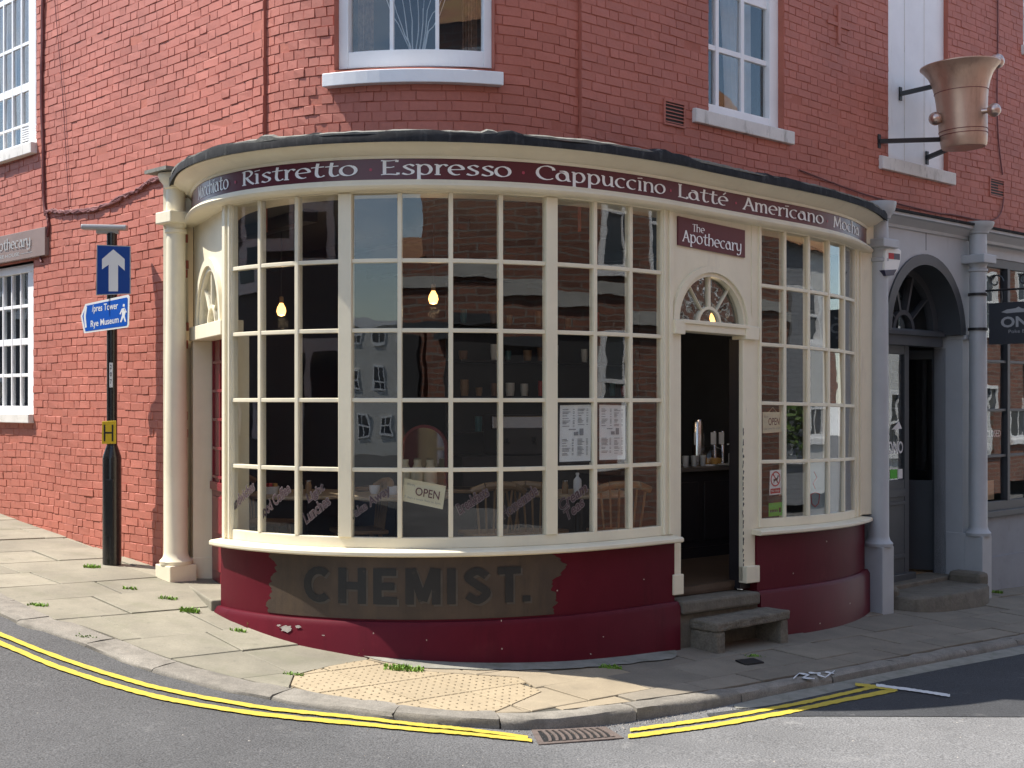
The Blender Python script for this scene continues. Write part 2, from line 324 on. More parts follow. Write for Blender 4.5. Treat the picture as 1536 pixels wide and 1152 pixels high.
# ------------------------------------------------------------------ lettering drawn with a broad nib
def arc(cx, cy, rx, ry, a0, a1, n=None):
    n = n or max(4, int(abs(a1 - a0) / 20)); return [(cx + rx * math.cos(R(a0 + (a1 - a0) * i / n)), cy + ry * math.sin(R(a0 + (a1 - a0) * i / n))) for i in range(n + 1)]
def crv(pts, n=5):
    out = []; P = [pts[0]] + list(pts) + [pts[-1]]
    for i in range(1, len(P) - 2):
        for k in range(n):
            t = k / n; q = []
            for c in (0, 1):
                p0, p1, p2, p3 = P[i - 1][c], P[i][c], P[i + 1][c], P[i + 2][c]
                q.append(.5 * ((2 * p1) + (-p0 + p2) * t + (2 * p0 - 5 * p1 + 4 * p2 - p3) * t * t + (-p0 + 3 * p1 - 3 * p2 + p3) * t ** 3))
            out.append(tuple(q))
    return out + [tuple(pts[-1])]
def srf(x, y, w=.16): return [(x - w, y), (x + w, y)]
E_ARC = [(.1, .5), (.88, .56)] + arc(.5, .5, .4, .5, 8, 300)
UN = {
 'o': ([arc(.5, .5, .42, .5, 60, 420)], 1.06), 'c': ([arc(.52, .5, .42, .5, 48, 305)], .92), 'e': ([E_ARC], .98),
 'é': ([E_ARC, [(.5, 1.2), (.75, 1.5)]], .98),
 'a': ([arc(.42, .42, .34, .42, 60, 420), crv([(.25, .98), (.55, 1.0), (.74, .8), (.78, .3), (.84, .05), (1.0, .04)])], 1.02),
 'h': ([[(.16, 1.5), (.16, 0)], crv([(.16, .7), (.4, .98), (.72, .92), (.82, .6), (.8, .2), (.66, 0)]), srf(.16, 1.5, .12), srf(.16, 0, .14)], 1.0),
 'i': ([[(.22, 1), (.22, 0)], [(.02, 1.28), (.44, 1.34)], srf(.22, 0, .16), srf(.15, 1, .1)], .46),
 't': ([[(.02, .98), (.78, 1.02)], crv([(.42, 1.38), (.36, .9), (.34, .3), (.46, .03), (.66, .02), (.8, .14)])], .82),
 's': ([crv([(.78, .86), (.52, 1.0), (.24, .82), (.42, .58), (.7, .36), (.66, .1), (.4, 0), (.12, .12)])], .86),
 'r': ([[(.2, 1), (.2, 0)], crv([(.2, .62), (.4, .95), (.6, 1.0), (.74, .88)]), srf(.2, 0, .17), srf(.12, 1, .1)], .76),
 'n': ([[(.2, 1), (.2, 0)], crv([(.2, .7), (.42, .98), (.72, .92), (.82, .6), (.82, 0)]), srf(.2, 0, .14), srf(.82, 0, .14), srf(.13, 1, .1)], 1.04),
 'm': ([[(.18, 1), (.18, 0)], crv([(.18, .7), (.36, .98), (.6, .92), (.68, .6), (.68, 0)]), crv([(.68, .7), (.86, .98), (1.1, .92), (1.18, .6), (1.18, 0)]), srf(.18, 0, .13), srf(.68, 0, .13), srf(1.18, 0, .13), srf(.12, 1, .1)], 1.4),
 'p': ([[(.2, 1), (.2, -.52)], crv([(.2, .72), (.44, .99), (.74, .9), (.88, .5), (.74, .1), (.46, .0), (.2, .16)]), srf(.2, -.52, .16), srf(.12, 1, .1)], 1.06),
 'u': ([crv([(.18, 1), (.18, .4), (.3, .06), (.54, .04), (.76, .3)]), [(.8, 1), (.8, 0)], srf(.88, 0, .12), srf(.1, 1, .1), srf(.72, 1, .1)], 1.04),
 'y': ([crv([(.16, 1), (.18, .4), (.34, .1), (.6, .14), (.8, .4)]), crv([(.82, 1), (.8, .1), (.66, -.4), (.36, -.5), (.16, -.36)]), srf(.1, 1, .1), srf(.8, 1, .1)], 1.0),
 'R': ([[(.2, 1.42), (.2, 0)], crv([(.0, 1.34), (.3, 1.44), (.66, 1.4), (.84, 1.14), (.62, .82), (.24, .72)]), crv([(.4, .72), (.66, .3), (1.0, -.02)]), srf(.2, 0, .18)], 1.05),
 'E': ([[(.26, 1.42), (.26, 0)], crv([(.06, 1.42), (.5, 1.38), (.98, 1.46)]), crv([(.26, .74), (.6, .72), (.82, .8)]), crv([(.06, .0), (.5, .04), (1.02, .0)]), [(.98, 1.46), (.96, 1.26)], [(1.02, 0), (1.04, .2)]], 1.16),
 'C': ([arc(.72, .7, .6, .7, 46, 310), [(1.12, 1.22), (1.16, 1.0)]], 1.28),
 'L': ([[(.24, 1.42), (.24, 0)], crv([(.06, .02), (.4, .04), (.86, -.02)]), srf(.24, 1.42, .16), [(.86, -.02), (.9, .2)]], .98),
 'A': ([crv([(.04, 0), (.3, .6), (.52, 1.44)]), [(.52, 1.44), (1.0, 0)], [(.22, .5), (.82, .5)], srf(.06, 0, .14), srf(1.0, 0, .14)], 1.12),
 'M': ([[(.22, 1.4), (.14, 0)], [(.22, 1.4), (.66, .2)], [(.66, .2), (1.1, 1.4)], [(1.1, 1.4), (1.2, 0)], srf(.12, 0, .13), srf(1.2, 0, .14)], 1.4),
 'T': ([[(.46, 1.42), (.46, 0)], crv([(.0, 1.34), (.3, 1.44), (.92, 1.4)]), srf(.46, 0, .18)], .92),
 ' ': ([], .5), "'": ([[(.1, 1.4), (.1, 1.1)]], .25)}
BL = {'C': ([arc(.42, .5, .32, .4, 48, 312)], .86), 'H': ([[(.12, 0), (.12, 1)], [(.62, 0), (.62, 1)], [(.12, .5), (.62, .5)]], .82),
 'E': ([[(.12, 0), (.12, 1)], [(.12, .9), (.58, .9)], [(.12, .5), (.54, .5)], [(.12, .1), (.6, .1)]], .74), 'M': ([[(.1, 0), (.1, 1)], [(.14, 1), (.42, .1)], [(.42, .1), (.7, 1)], [(.74, 0), (.74, 1)]], .92),
 'I': ([[(.12, 0), (.12, 1)]], .34), 'S': ([crv([(.58, .76), (.34, .91), (.12, .74), (.34, .52), (.58, .3), (.36, .09), (.1, .24)])], .74),
 'T': ([[(.34, 0), (.34, 1)], [(.04, .9), (.64, .9)]], .62), '.': ([[(.1, .0), (.1, .17)]], .2),
 'O': ([arc(.42, .5, .33, .41, 90, 450)], .86), 'N': ([[(.12, 0), (.12, 1)], [(.16, .96), (.58, .04)], [(.62, 0), (.62, 1)]], .8)}
def glyphs(mb, font, text, mapf, w, h, nib=.1, thin=.035, ang=25., track=0.):
    """fit text to width w; h scales the glyph's unit; mapf(u, v, layer) -> world"""
    tot = sum(font[c][1] + track for c in text) - track; x = 0; sx = w / tot; lay = 0
    for ch in text:
        strokes, adv = font[ch]
        for st in strokes:
            p = []
            for i in range(len(st) - 1):      # short pieces so the letter follows a curved board
                k = max(1, int(math.hypot(st[i + 1][0] - st[i][0], st[i + 1][1] - st[i][1]) / .3))
                p += [(st[i][0] + (st[i + 1][0] - st[i][0]) * j / k, st[i][1] + (st[i + 1][1] - st[i][1]) * j / k) for j in range(k)]
            p.append(st[-1]); vs = []
            for i, q in enumerate(p):
                dx = p[min(i + 1, len(p) - 1)][0] - p[max(i - 1, 0)][0]; dy = p[min(i + 1, len(p) - 1)][1] - p[max(i - 1, 0)][1]
                t = math.atan2(dy, dx)
                hw = math.hypot(nib * math.sin(t - R(ang)), thin) if ang is not None else nib
                nx, ny = -math.sin(t) * hw, math.cos(t) * hw
                for sg in (-1, 1): vs.append(mapf((x + q[0] + sg * nx) * sx, (q[1] + sg * ny) * h, lay))
            mb.add(vs, [(2 * i, 2 * i + 2, 2 * i + 3, 2 * i + 1) for i in range(len(p) - 1)]); lay += 1
        x += adv + track
def font_text(s, bold=0., shear=0., size=1.):
    cu = bpy.data.curves.new('t', 'FONT'); cu.body = s; cu.size = size; cu.offset = bold; cu.shear = shear; cu.resolution_u = 3; cu.align_x = 'LEFT'
    o = bpy.data.objects.new('t', cu); COL.objects.link(o); bpy.context.view_layer.update()
    me = bpy.data.meshes.new_from_object(o.evaluated_get(bpy.context.evaluated_depsgraph_get()))
    vs = [tuple(v.co) for v in me.vertices]; fs = [tuple(p.vertices) for p in me.polygons]
    bpy.data.objects.remove(o); bpy.data.curves.remove(cu); bpy.data.meshes.remove(me)
    return vs, fs
def put_text(mb, s, mapf, x0, y0, w, h, bold=0., shear=0., rot=0.):
    """sans text fitted in the box x0..x0+w, y0..y0+h of mapf(u,v,layer)"""
    vs, fs = font_text(s, bold, shear)
    ax = [v[0] for v in vs]; ay = [v[1] for v in vs]; mx, Mx, my, My = min(ax), max(ax), min(ay), max(ay)
    c, sn = math.cos(rot), math.sin(rot); out = []
    for v in vs:
        u = (v[0] - mx) / (Mx - mx) * w; q = (v[1] - my) / (My - my) * h
        out.append(mapf(x0 + u * c - q * sn, y0 + u * sn + q * c, 0))
    mb.add(out, fs)
def on(F, a0, z0, d): return lambda u, v, lay: F.P(a0 + u, z0 + v, d + lay * .00025)

# ------------------------------------------------------------------ ground shape (both streets slope)
GO = Vector((-.5, 9.5)); E1 = Vector((math.cos(R(44)), math.sin(R(44)))); E2 = Vector((-.692, .722))
FU = [-12, -2, 0, .5, 1.13, 1.57, 3, 3.86, 6.85, 20]; FZ = [-.16, -.11, 0, .04, .13, .205, .35, .40, .65, 1.7]
def pq(x, y): d = Vector((x, y)) - GO; return d.dot(E1), d.dot(E2)
def pavz(x, y):
    p, q = pq(x, y); return float(np.interp(q, FU, FZ)) - .033 * max(-4, min(p, 25))
def stepz(x): return float(np.interp(x, [-1.6, -.3, .6, 1.9, 4], [.022, .05, .085, .062, .055]))
def roadz(x, y): return pavz(x, y) - stepz(x)
def G(px, py, surf=pavz):
    k, l = ray(px, py); lo, hi = 3., 40.
    for _ in range(50):
        m = (lo + hi) / 2
        if H + l * m > surf(k * m, m): lo = m
        else: hi = m
    return Vector((k * lo, lo, surf(k * lo, lo)))
# ------------------------------------------------------------------ ground: road sheet, kerb, paving
nL = Vector((math.sin(R(TL)), -math.cos(R(TL)))); nR = Vector((math.sin(R(TR_)), -math.cos(R(TR_))))
pL0 = UW.P(0, 0).xy; pR0 = UW.P(LARC, 0).xy
def offL(x, y): return (Vector((x, y)) - pL0).dot(nL)
def offR(x, y): return (Vector((x, y)) - pR0).dot(nR)
def groundz(x, y):
    z = roadz(x, y)
    if offL(x, y) < -.25 and offR(x, y) < -.25: z -= 1.2
    return z
def axis(lo, a, b, hi, fine, coarse):
    return sorted(set([round(v, 3) for v in list(np.arange(lo, a, coarse)) + list(np.arange(a, b, fine)) + list(np.arange(b, hi + .1, coarse))]))
gx = axis(-80, -8, 9, 80, .2, 2.); gy = axis(-90, 3, 16, 60, .2, 2.)
b = MB(); nx = len(gx)
b.v = [(x, y, groundz(x, y)) for y in gy for x in gx]
b.f = [(j * nx + i, j * nx + i + 1, (j + 1) * nx + i + 1, (j + 1) * nx + i) for j in range(len(gy) - 1) for i in range(nx - 1)]
road = b.build('road', M_road, smooth=True, normals=False, kind='structure')
def sheet_px(mb, pts, lift, rows_=1):
    """a thin marking laid on the road: polygon strip given as two px edges"""
    top, bot = pts; vs = []
    for (p, q) in zip(top, bot):
        for k in range(rows_ + 1):
            f = k / rows_; a = G(p[0] + (q[0] - p[0]) * f, p[1] + (q[1] - p[1]) * f, surf=roadz); vs.append(a + Vector((0, 0, lift)))
    r_ = rows_ + 1
    mb.add(vs, [(r_ * i + k, r_ * (i + 1) + k, r_ * (i + 1) + k + 1, r_ * i + k + 1) for i in range(len(top) - 1) for k in range(rows_)])
def dens(pts, step=18):
    out = []
    for (x0, y0), (x1, y1) in zip(pts[:-1], pts[1:]):
        k = max(1, int(math.hypot(x1 - x0, y1 - y0) / step)); out += [(x0 + (x1 - x0) * i / k, y0 + (y1 - y0) * i / k) for i in range(k)]
    return out + [pts[-1]]
def smooth_px(pts, n=8): return crv(pts, n)
# dark newer asphalt and painted building shade in one sheet along the right hand street, with a plain gutter strip beside the kerb
def ext(p, q, f): return (q[0] + (q[0] - p[0]) * f, q[1] + (q[1] - p[1]) * f)
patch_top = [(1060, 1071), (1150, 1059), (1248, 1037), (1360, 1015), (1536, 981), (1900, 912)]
patch_shadow_edge = [(1062, 1075), (1180, 1075), (1260, 1075), (1400, 1075.5), (1600, 1076), (2300, 1074)]  # lower edge drawn along the building's shadow
one(lambda m: sheet_px(m, (smooth_px(patch_top), smooth_px(patch_shadow_edge)), .004, 10), 'road_patch_and_shade', M_road2, kind='structure')
gut_t = [(1100, 1058.5), (1166, 1043), (1361, 1003.5), (1536, 969.5), (1900, 899)]
gut_b = [(1104, 1064), (1166, 1057), (1361, 1015), (1536, 981.5), (1900, 913)]
one(lambda m: sheet_px(m, (smooth_px(gut_t), smooth_px(gut_b)), .006, 3), 'gutter_strip', M_cement, kind='structure')
def mark(name, c, m, wpx, lift=.0095):
    c = smooth_px(c, 14); top = []; bot = []
    for i, p in enumerate(c):
        w = wpx if not isinstance(wpx, tuple) else wpx[0] + (wpx[1] - wpx[0]) * i / (len(c) - 1)
        j = random.uniform(-.4, .4); top.append((p[0], p[1] - w / 2 + j)); bot.append((p[0], p[1] + w / 2 + random.uniform(-.5, .5)))
    return one(lambda q: sheet_px(q, (top, bot), lift), name, m, kind='structure')
mark('yellow_line', [(-90, 917), (0, 953), (89, 988), (197, 1023), (286, 1044), (400, 1064), (525, 1077), (620, 1088), (700, 1096), (792, 1108)], M_ypaint, (6.6, 4.2))
mark('yellow_line', [(-90, 929), (0, 966), (89, 1003), (197, 1037), (286, 1057), (400, 1074), (525, 1086.5), (620, 1095.5), (700, 1102.5), (798, 1113)], M_ypaint, (7.6, 4.4))
mark('yellow_line', [(945, 1097), (1010, 1088), (1080, 1078), (1180, 1060.5), (1250, 1046), (1313, 1031.5)], M_ypaint, 5)
mark('yellow_line', [(942, 1106.5), (1010, 1098), (1080, 1088), (1180, 1070), (1250, 1055), (1343, 1036.5)], M_ypaint, 6)
mark('yellow_line', [(1283, 1028.5), (1312, 1032), (1346, 1037)], M_ypaint, 4.5, .0115)
mark('white_line', [(1314, 1030), (1368, 1037.5), (1425, 1046)], M_wpaint, 4, .0135)

# kerb line (outer top edge) from the photograph, put on the pavement surface
kpx = [(0, 919), (60, 941), (122, 963), (197, 993), (265, 1014), (330, 1031), (400, 1043), (460, 1054), (558, 1066), (636, 1074), (700, 1077.5), (778, 1079), (850, 1074.5), (924, 1065.5), (1051, 1049), (1180, 1026.5), (1361, 992), (1536, 958)]
kp = [G(*p) for p in kpx]
dl = Vector((math.cos(R(TL)), math.sin(R(TL)), 0)); dr = Vector((math.cos(R(TR_)), math.sin(R(TR_)), 0))
kp = [kp[0] - dl * 7, kp[0] - dl * 3.5] + kp + [kp[-1] + dr * 4, kp[-1] + dr * 9]
kxy = crv([(p.x, p.y) for p in kp], 10)
ks = [0]
for i in range(1, len(kxy)): ks.append(ks[-1] + math.hypot(kxy[i][0] - kxy[i - 1][0], kxy[i][1] - kxy[i - 1][1]))
class KerbFrame:
    def at(s, t):
        x = np.interp(t, ks, [p[0] for p in kxy]); y = np.interp(t, ks, [p[1] for p in kxy]); return x, y
    def th(s, t): a = s.at(t - .05); c = s.at(t + .05); return math.atan2(c[1] - a[1], c[0] - a[0])
    def P(s, t, z, d=0.):
        x, y = s.at(t); th = s.th(t); X = x + math.sin(th) * d; Y = y - math.cos(th) * d
        return Vector((X, Y, pavz(x, y) + z))
    def curved(s, a, c): return True
KF = KerbFrame()
def k_of(px):           # arc length where the kerb crosses an image column
    best = min(range(len(kxy)), key=lambda i: abs(CX + FPX * kxy[i][0] / max(kxy[i][1], 1) - px)); return ks[best]
kerb_base = MB()
def kw(t): return float(np.interp(t, [k_of(450), k_of(760)], [.25, .15]))
n = 90
for i in range(n):
    t0, t1 = ks[-1] * i / n, ks[-1] * (i + 1) / n
    kerb_base.add([KF.P(t, z, d) for t in (t0, t1) for d, z in ((-.02, -.03), (-.02, -.4), (-kw(t) + .02, -.4), (-kw(t) + .02, -.03))], [(0, 1, 5, 4), (2, 3, 7, 6), (3, 0, 4, 7)])
kerb = kerb_base.build('kerb', M_bed, kind='structure')
t = .02; ln = 0
while t < ks[-1] - .3:
    ln = random.uniform(.55, 1.0) if t < k_of(640) else random.uniform(.85, 1.15)
    t1 = min(t + ln, ks[-1]); b = MB(); w = kw(t); z = random.uniform(-.004, .006)
    c = .014 if t < k_of(640) else .022
    b.sweep(KF, t + .005, t1 - .005, [(0, -.30), (0.0, -c * 1.6 + z), (-c * .5, -c * .5 + z), (-c * 1.6, z), (-w * .5, z + .003), (-w + .006, z + .001), (-w + .006, -.3)], n=max(3, int(ln / .12)))
    vs = []
    for v in b.v: vs.append((v[0] + random.uniform(-.007, .007), v[1] + random.uniform(-.007, .007), v[2] + random.uniform(-.004, .004)))
    b.v = vs; b.build('kerb_stone', M_granite, kerb, smooth=True); t = t1

# paving: slabs laid in courses square to the two streets, clipped to the pavement outline
def clip_convex(subj, clip):
    out = subj
    for i in range(len(clip)):
        A, B = clip[i], clip[(i + 1) % len(clip)]; inp, out = out, []
        if not inp: return []
        side = lambda p: (B[0] - A[0]) * (p[1] - A[1]) - (B[1] - A[1]) * (p[0] - A[0])
        for j in range(len(inp)):
            P, Q = inp[j - 1], inp[j]; sp, sq = side(P), side(Q)
            if sq >= 0:
                if sp < 0: k = sp / (sp - sq); out.append((P[0] + (Q[0] - P[0]) * k, P[1] + (Q[1] - P[1]) * k))
                out.append(Q)
            elif sp >= 0: k = sp / (sp - sq); out.append((P[0] + (Q[0] - P[0]) * k, P[1] + (Q[1] - P[1]) * k))
    return out
def area(p): return .5 * sum(p[i - 1][0] * p[i][1] - p[i][0] * p[i - 1][1] for i in range(len(p)))
def from_pq(p, q): v = GO + E1 * p + E2 * q; return v.x, v.y
tA, tB = k_of(398), k_of(745)
def KI(t0, t1, n): return [tuple(KF.P(t0 + (t1 - t0) * i / n, 0, -kw(t0 + (t1 - t0) * i / n) - .004).xy) for i in range(n + 1)]
def Gx(*pts): return [tuple(G(*p).xy) for p in pts]
aJ = UW.a_of(240); sJ = BF.a_of(556)
Wleft = [tuple(UW.P(a, 0, -.08).xy) for a in np.arange(-8.8, aJ, .4)] + [tuple(BF.P(s, 0, -.25).xy) for s in np.arange(-1.5, sJ, .2)] + [tuple(BF.P(sJ, 0, -.1).xy)]
Wright = [tuple(BF.P(s, 0, -.12).xy) for s in np.arange(sJ, 7.15, .2)] + [tuple(UW.P(a, 0, -.12).xy) for a in np.arange(UW.a_of(1312), LARC + 9, .5)]
div_t = Gx((441, 1013), (493, 999), (551, 989)); div_r = Gx((551, 989), (640, 1007), (778, 1016), (813, 1037))
poly_left = KI(.1, tA, 40) + div_t + Wleft[::-1]
poly_T = KI(tA, tB, 20) + div_r[::-1] + div_t[::-1][1:]
poly_right = KI(tB, ks[-1] - .1, 40) + Wright[::-1] + div_r
for P in (poly_left, poly_T, poly_right):
    if area(P) < 0: P.reverse()
b = MB()
wl = [Vector(p) for p in Wleft + Wright]; N = 140
def along(pts, f):
    L = [0]
    for i in range(1, len(pts)): L.append(L[-1] + (Vector(pts[i]) - Vector(pts[i - 1])).length)
    return (np.interp(f * L[-1], L, [p[0] for p in pts]), np.interp(f * L[-1], L, [p[1] for p in pts]))
ki = KI(.1, ks[-1] - .1, 160); vs = []
for i in range(N + 1):
    a = along(ki, i / N); c = along(Wleft + Wright, i / N)
    for k in range(7):
        x = a[0] + (c[0] - a[0]) * k / 6; y = a[1] + (c[1] - a[1]) * k / 6; vs.append((x, y, pavz(x, y) - .011))
b.add(vs, [(i * 7 + k, i * 7 + k + 1, i * 7 + k + 8, i * 7 + k + 7) for i in range(N) for k in range(6)])
pavement = b.build('pavement', M_bed, kind='structure', smooth=True)
def slab(poly, m, gap=.005, jit=.005, tl=.006):
    c = Vector((sum(p[0] for p in poly) / len(poly), sum(p[1] for p in poly) / len(poly)))
    sz = math.sqrt(abs(area(poly)))
    tx, ty, dz = random.uniform(-tl, tl), random.uniform(-tl, tl), random.uniform(-jit, jit)
    b = MB(); n = len(poly); vs = []
    for lev, (sh, z) in enumerate((((gap + .004) / sz * 2, 0), (gap / sz * 2, -.004), (gap / sz * 2, -.045))):
        for p in poly:
            q = c + (Vector(p) - c) * (1 - sh); vs.append((q.x, q.y, pavz(q.x, q.y) + z + dz + tx * (q.x - c.x) + ty * (q.y - c.y)))
    b.add(vs, [tuple(range(n))] + [(l * n + i, (l + 1) * n + i, (l + 1) * n + (i + 1) % n, l * n + (i + 1) % n) for l in (0, 1) for i in range(n)])
    return b.build('paving_slab', m, pavement)
def dedupe(p):
    o = []
    for q in p:
        if not o or math.hypot(q[0] - o[-1][0], q[1] - o[-1][1]) > .012: o.append(q)
    if len(o) > 2 and math.hypot(o[0][0] - o[-1][0], o[0][1] - o[-1][1]) < .012: o.pop()
    return o
def pave(region, m, hq, lp, q0, q1, p0, p1, stag=True, alt=None):
    q = q0
    while q < q1:
        h = random.uniform(*hq); p = p0 - (random.uniform(0, lp[1]) if stag else 0)
        while p < p1:
            l_ = random.uniform(*lp); rect = [from_pq(p, q), from_pq(p + l_, q), from_pq(p + l_, q + h), from_pq(p, q + h)]
            if area(rect) < 0: rect.reverse()
            c = dedupe(clip_convex(region, rect))
            if len(c) >= 3 and abs(area(c)) > .012: slab(c, alt if alt is not None and sum(v[0] for v in c) / len(c) < .9 else m, .005, *((.0006, .0005) if m is M_buff else (.005, .006)))
            p += l_
        q += h
pave(poly_left, M_york, (.42, .64), (.6, 1.05), -2.6, 9.2, -6, 3)
pave(poly_T, M_buff, (.45, .45), (.45, .45), -2.6, 2.0, -4.5, 2.7, False)
pave(poly_right, M_slab, (.38, .5), (.5, .78), -3.0, 1.4, -2, 14, alt=M_buffp)
def inpoly(p, poly):
    r = False
    for i in range(len(poly)):
        a, c = poly[i - 1], poly[i]
        if (a[1] > p[1]) != (c[1] > p[1]) and p[0] < (c[0] - a[0]) * (p[1] - a[1]) / (c[1] - a[1]) + a[0]: r = not r
    return r
b = MB()
for i in range(-80, 60):
    for j in range(-60, 50):
        x, y = from_pq(i * .0643 + .03, j * .0643 + .03)
        if inpoly((x, y), poly_T) and random.random() < .97:
            z = pavz(x, y) + .001; rr = .011
            b.add([(x + rr * math.cos(k * 1.0472), y + rr * math.sin(k * 1.0472), z - .004) for k in range(6)] + [(x + rr * .6 * math.cos(k * 1.0472), y + rr * .6 * math.sin(k * 1.0472), z + .0035) for k in range(6)], [tuple(range(6, 12))] + [(k, (k + 1) % 6, 6 + (k + 1) % 6, 6 + k) for k in range(6)])
b.build('tactile_blister', M_blist, pavement, kind='stuff')
# cement fillet along the foot of the bay
def fil(m):
    s0, s1 = BF.a_of(545), BF.a_of(1000); vs = []; N = 40
    for i in range(N + 1):
        s_ = s0 + (s1 - s0) * i / N; f = min(1, i / 6, (N - i) / 4 + .2)
        for d in (-.05, .07 + .2 * f + random.uniform(-.012, .012)):
            p = BF.P(s_, 0, d); vs.append((p.x, p.y, pavz(p.x, p.y) + (.018 if d < 0 else .007)))
    m.add(vs, [(2 * i, 2 * i + 1, 2 * i + 3, 2 * i + 2) for i in range(N)])
one(fil, 'cement_fillet', M_cement, pavement, smooth=True)
# sprayed survey marks on the pavement edge
def spray(m):
    for st in ([(1190, 1020), (1199, 1012), (1214, 1014), (1203, 1019), (1222, 1020)], [(1226, 1014), (1238, 1018), (1252, 1008)], [(1213, 1011), (1231, 1012)], [(1238, 1010), (1251, 1012)]):
        pts = dens(st, 3); vs = []
        for i, p in enumerate(pts):
            w = 1.0 + .4 * math.sin(i * 1.3); vs += [G(p[0], p[1] - w) + Vector((0, 0, .011)), G(p[0], p[1] + w) + Vector((0, 0, .011))]
        m.add(vs, [(2 * i, 2 * i + 2, 2 * i + 3, 2 * i + 1) for i in range(len(pts) - 1)])
one(spray, 'sprayed_mark', M_wpaint, pavement)
# small iron utility cover and the gully grating
def quad_px(pts, surf, lift): return [G(*p, surf=surf) + Vector((0, 0, lift)) for p in pts]
uc = thing('utility_cover', G(1126, 994), 'small dark iron utility cover in the paving beside the stone bench', 'utility cover')
q = quad_px([(1103, 992), (1130, 989), (1146, 995), (1118, 999)], pavz, .012)
one(lambda m: m.poly(q, (0, 0, -.03)), 'lid', M_iron, uc)
gr = thing('drain_grate', G(866, 1105, surf=roadz), 'rusty iron drain grating in the road gutter between the double yellow lines', 'drain grate')
c4 = quad_px([(797, 1096), (908, 1091), (936, 1108), (808, 1118)], roadz, .006)
def lerp4(u, v): return c4[0].lerp(c4[1], u).lerp(c4[3].lerp(c4[2], u), v)
def frame4(m):
    for u0, u1, v0, v1 in ((0, 1, 0, .1), (0, 1, .88, 1), (0, .07, .1, .88), (.93, 1, .1, .88)):
        m.poly([lerp4(u0, v0), lerp4(u1, v0), lerp4(u1, v1), lerp4(u0, v1)], (0, 0, -.05))
one(frame4, 'frame', M_grate, gr)
one(lambda m: m.sheet([lerp4(.05, .06) + Vector((0, 0, -.003)), lerp4(.95, .06) + Vector((0, 0, -.003)), lerp4(.95, .92) + Vector((0, 0, -.003)), lerp4(.05, .92) + Vector((0, 0, -.003))]), 'gully_pit', M_blackp, gr)
for k in range(10):
    u = .1 + .083 * k
    one(lambda m: m.add([lerp4(u + du + .05 * math.sin(v * 3.0), v) + Vector((0, 0, z)) for v in (.1, .3, .5, .7, .88) for du, z in ((0, .004), (.036, .004), (.036, -.002), (0, -.002))],
        [(i * 4 + j, i * 4 + (j + 1) % 4, i * 4 + 4 + (j + 1) % 4, i * 4 + 4 + j) for i in range(4) for j in range(4)]), 'bar', M_grate, gr)

# grit and litter washed into the gutter
b = MB(); rg = random.Random(3)
for k in range(520):
    t_ = k_of(560) + (k_of(1330) - k_of(560)) * (rg.random() if k % 3 else rg.gauss(.38, .08)); d_ = abs(rg.gauss(0, .07)) + .012
    p = KF.P(t_, 0, d_); z = roadz(p.x, p.y); r_ = rg.uniform(.003, .011)
    b.add([(p.x + r_ * math.cos(a_), p.y + r_ * math.sin(a_), z - .001) for a_ in (0, 2.1, 4.2)] + [(p.x + rg.uniform(-.3, .3) * r_, p.y, z + r_ * rg.uniform(.5, 1.1))], [(0, 1, 3), (1, 2, 3), (2, 0, 3)])
b.build('gutter_grit', mat('pale_grit', (.33, .30, .26), .9, .4, 40, island=.5), kind='stuff')
b = MB()
for k in range(260):
    px, py = rg.uniform(0, 1536), rg.uniform(1040, 1150)
    p = G(px, py, surf=roadz)
    if py < np.interp(px, [0, 200, 400, 700, 950, 1200, 1536], [975, 1045, 1080, 1108, 1110, 1075, 1030]): continue
    r_ = rg.uniform(.002, .009); b.add([(p.x + r_ * math.cos(a_) * rg.uniform(.5, 1.4), p.y + r_ * math.sin(a_), p.z) for a_ in (0, 2.1, 4.2)] + [(p.x, p.y, p.z + r_ * .6)], [(0, 1, 3), (1, 2, 3), (2, 0, 3)])
b.build('road_grit', MATS['pale_grit'], kind='stuff')
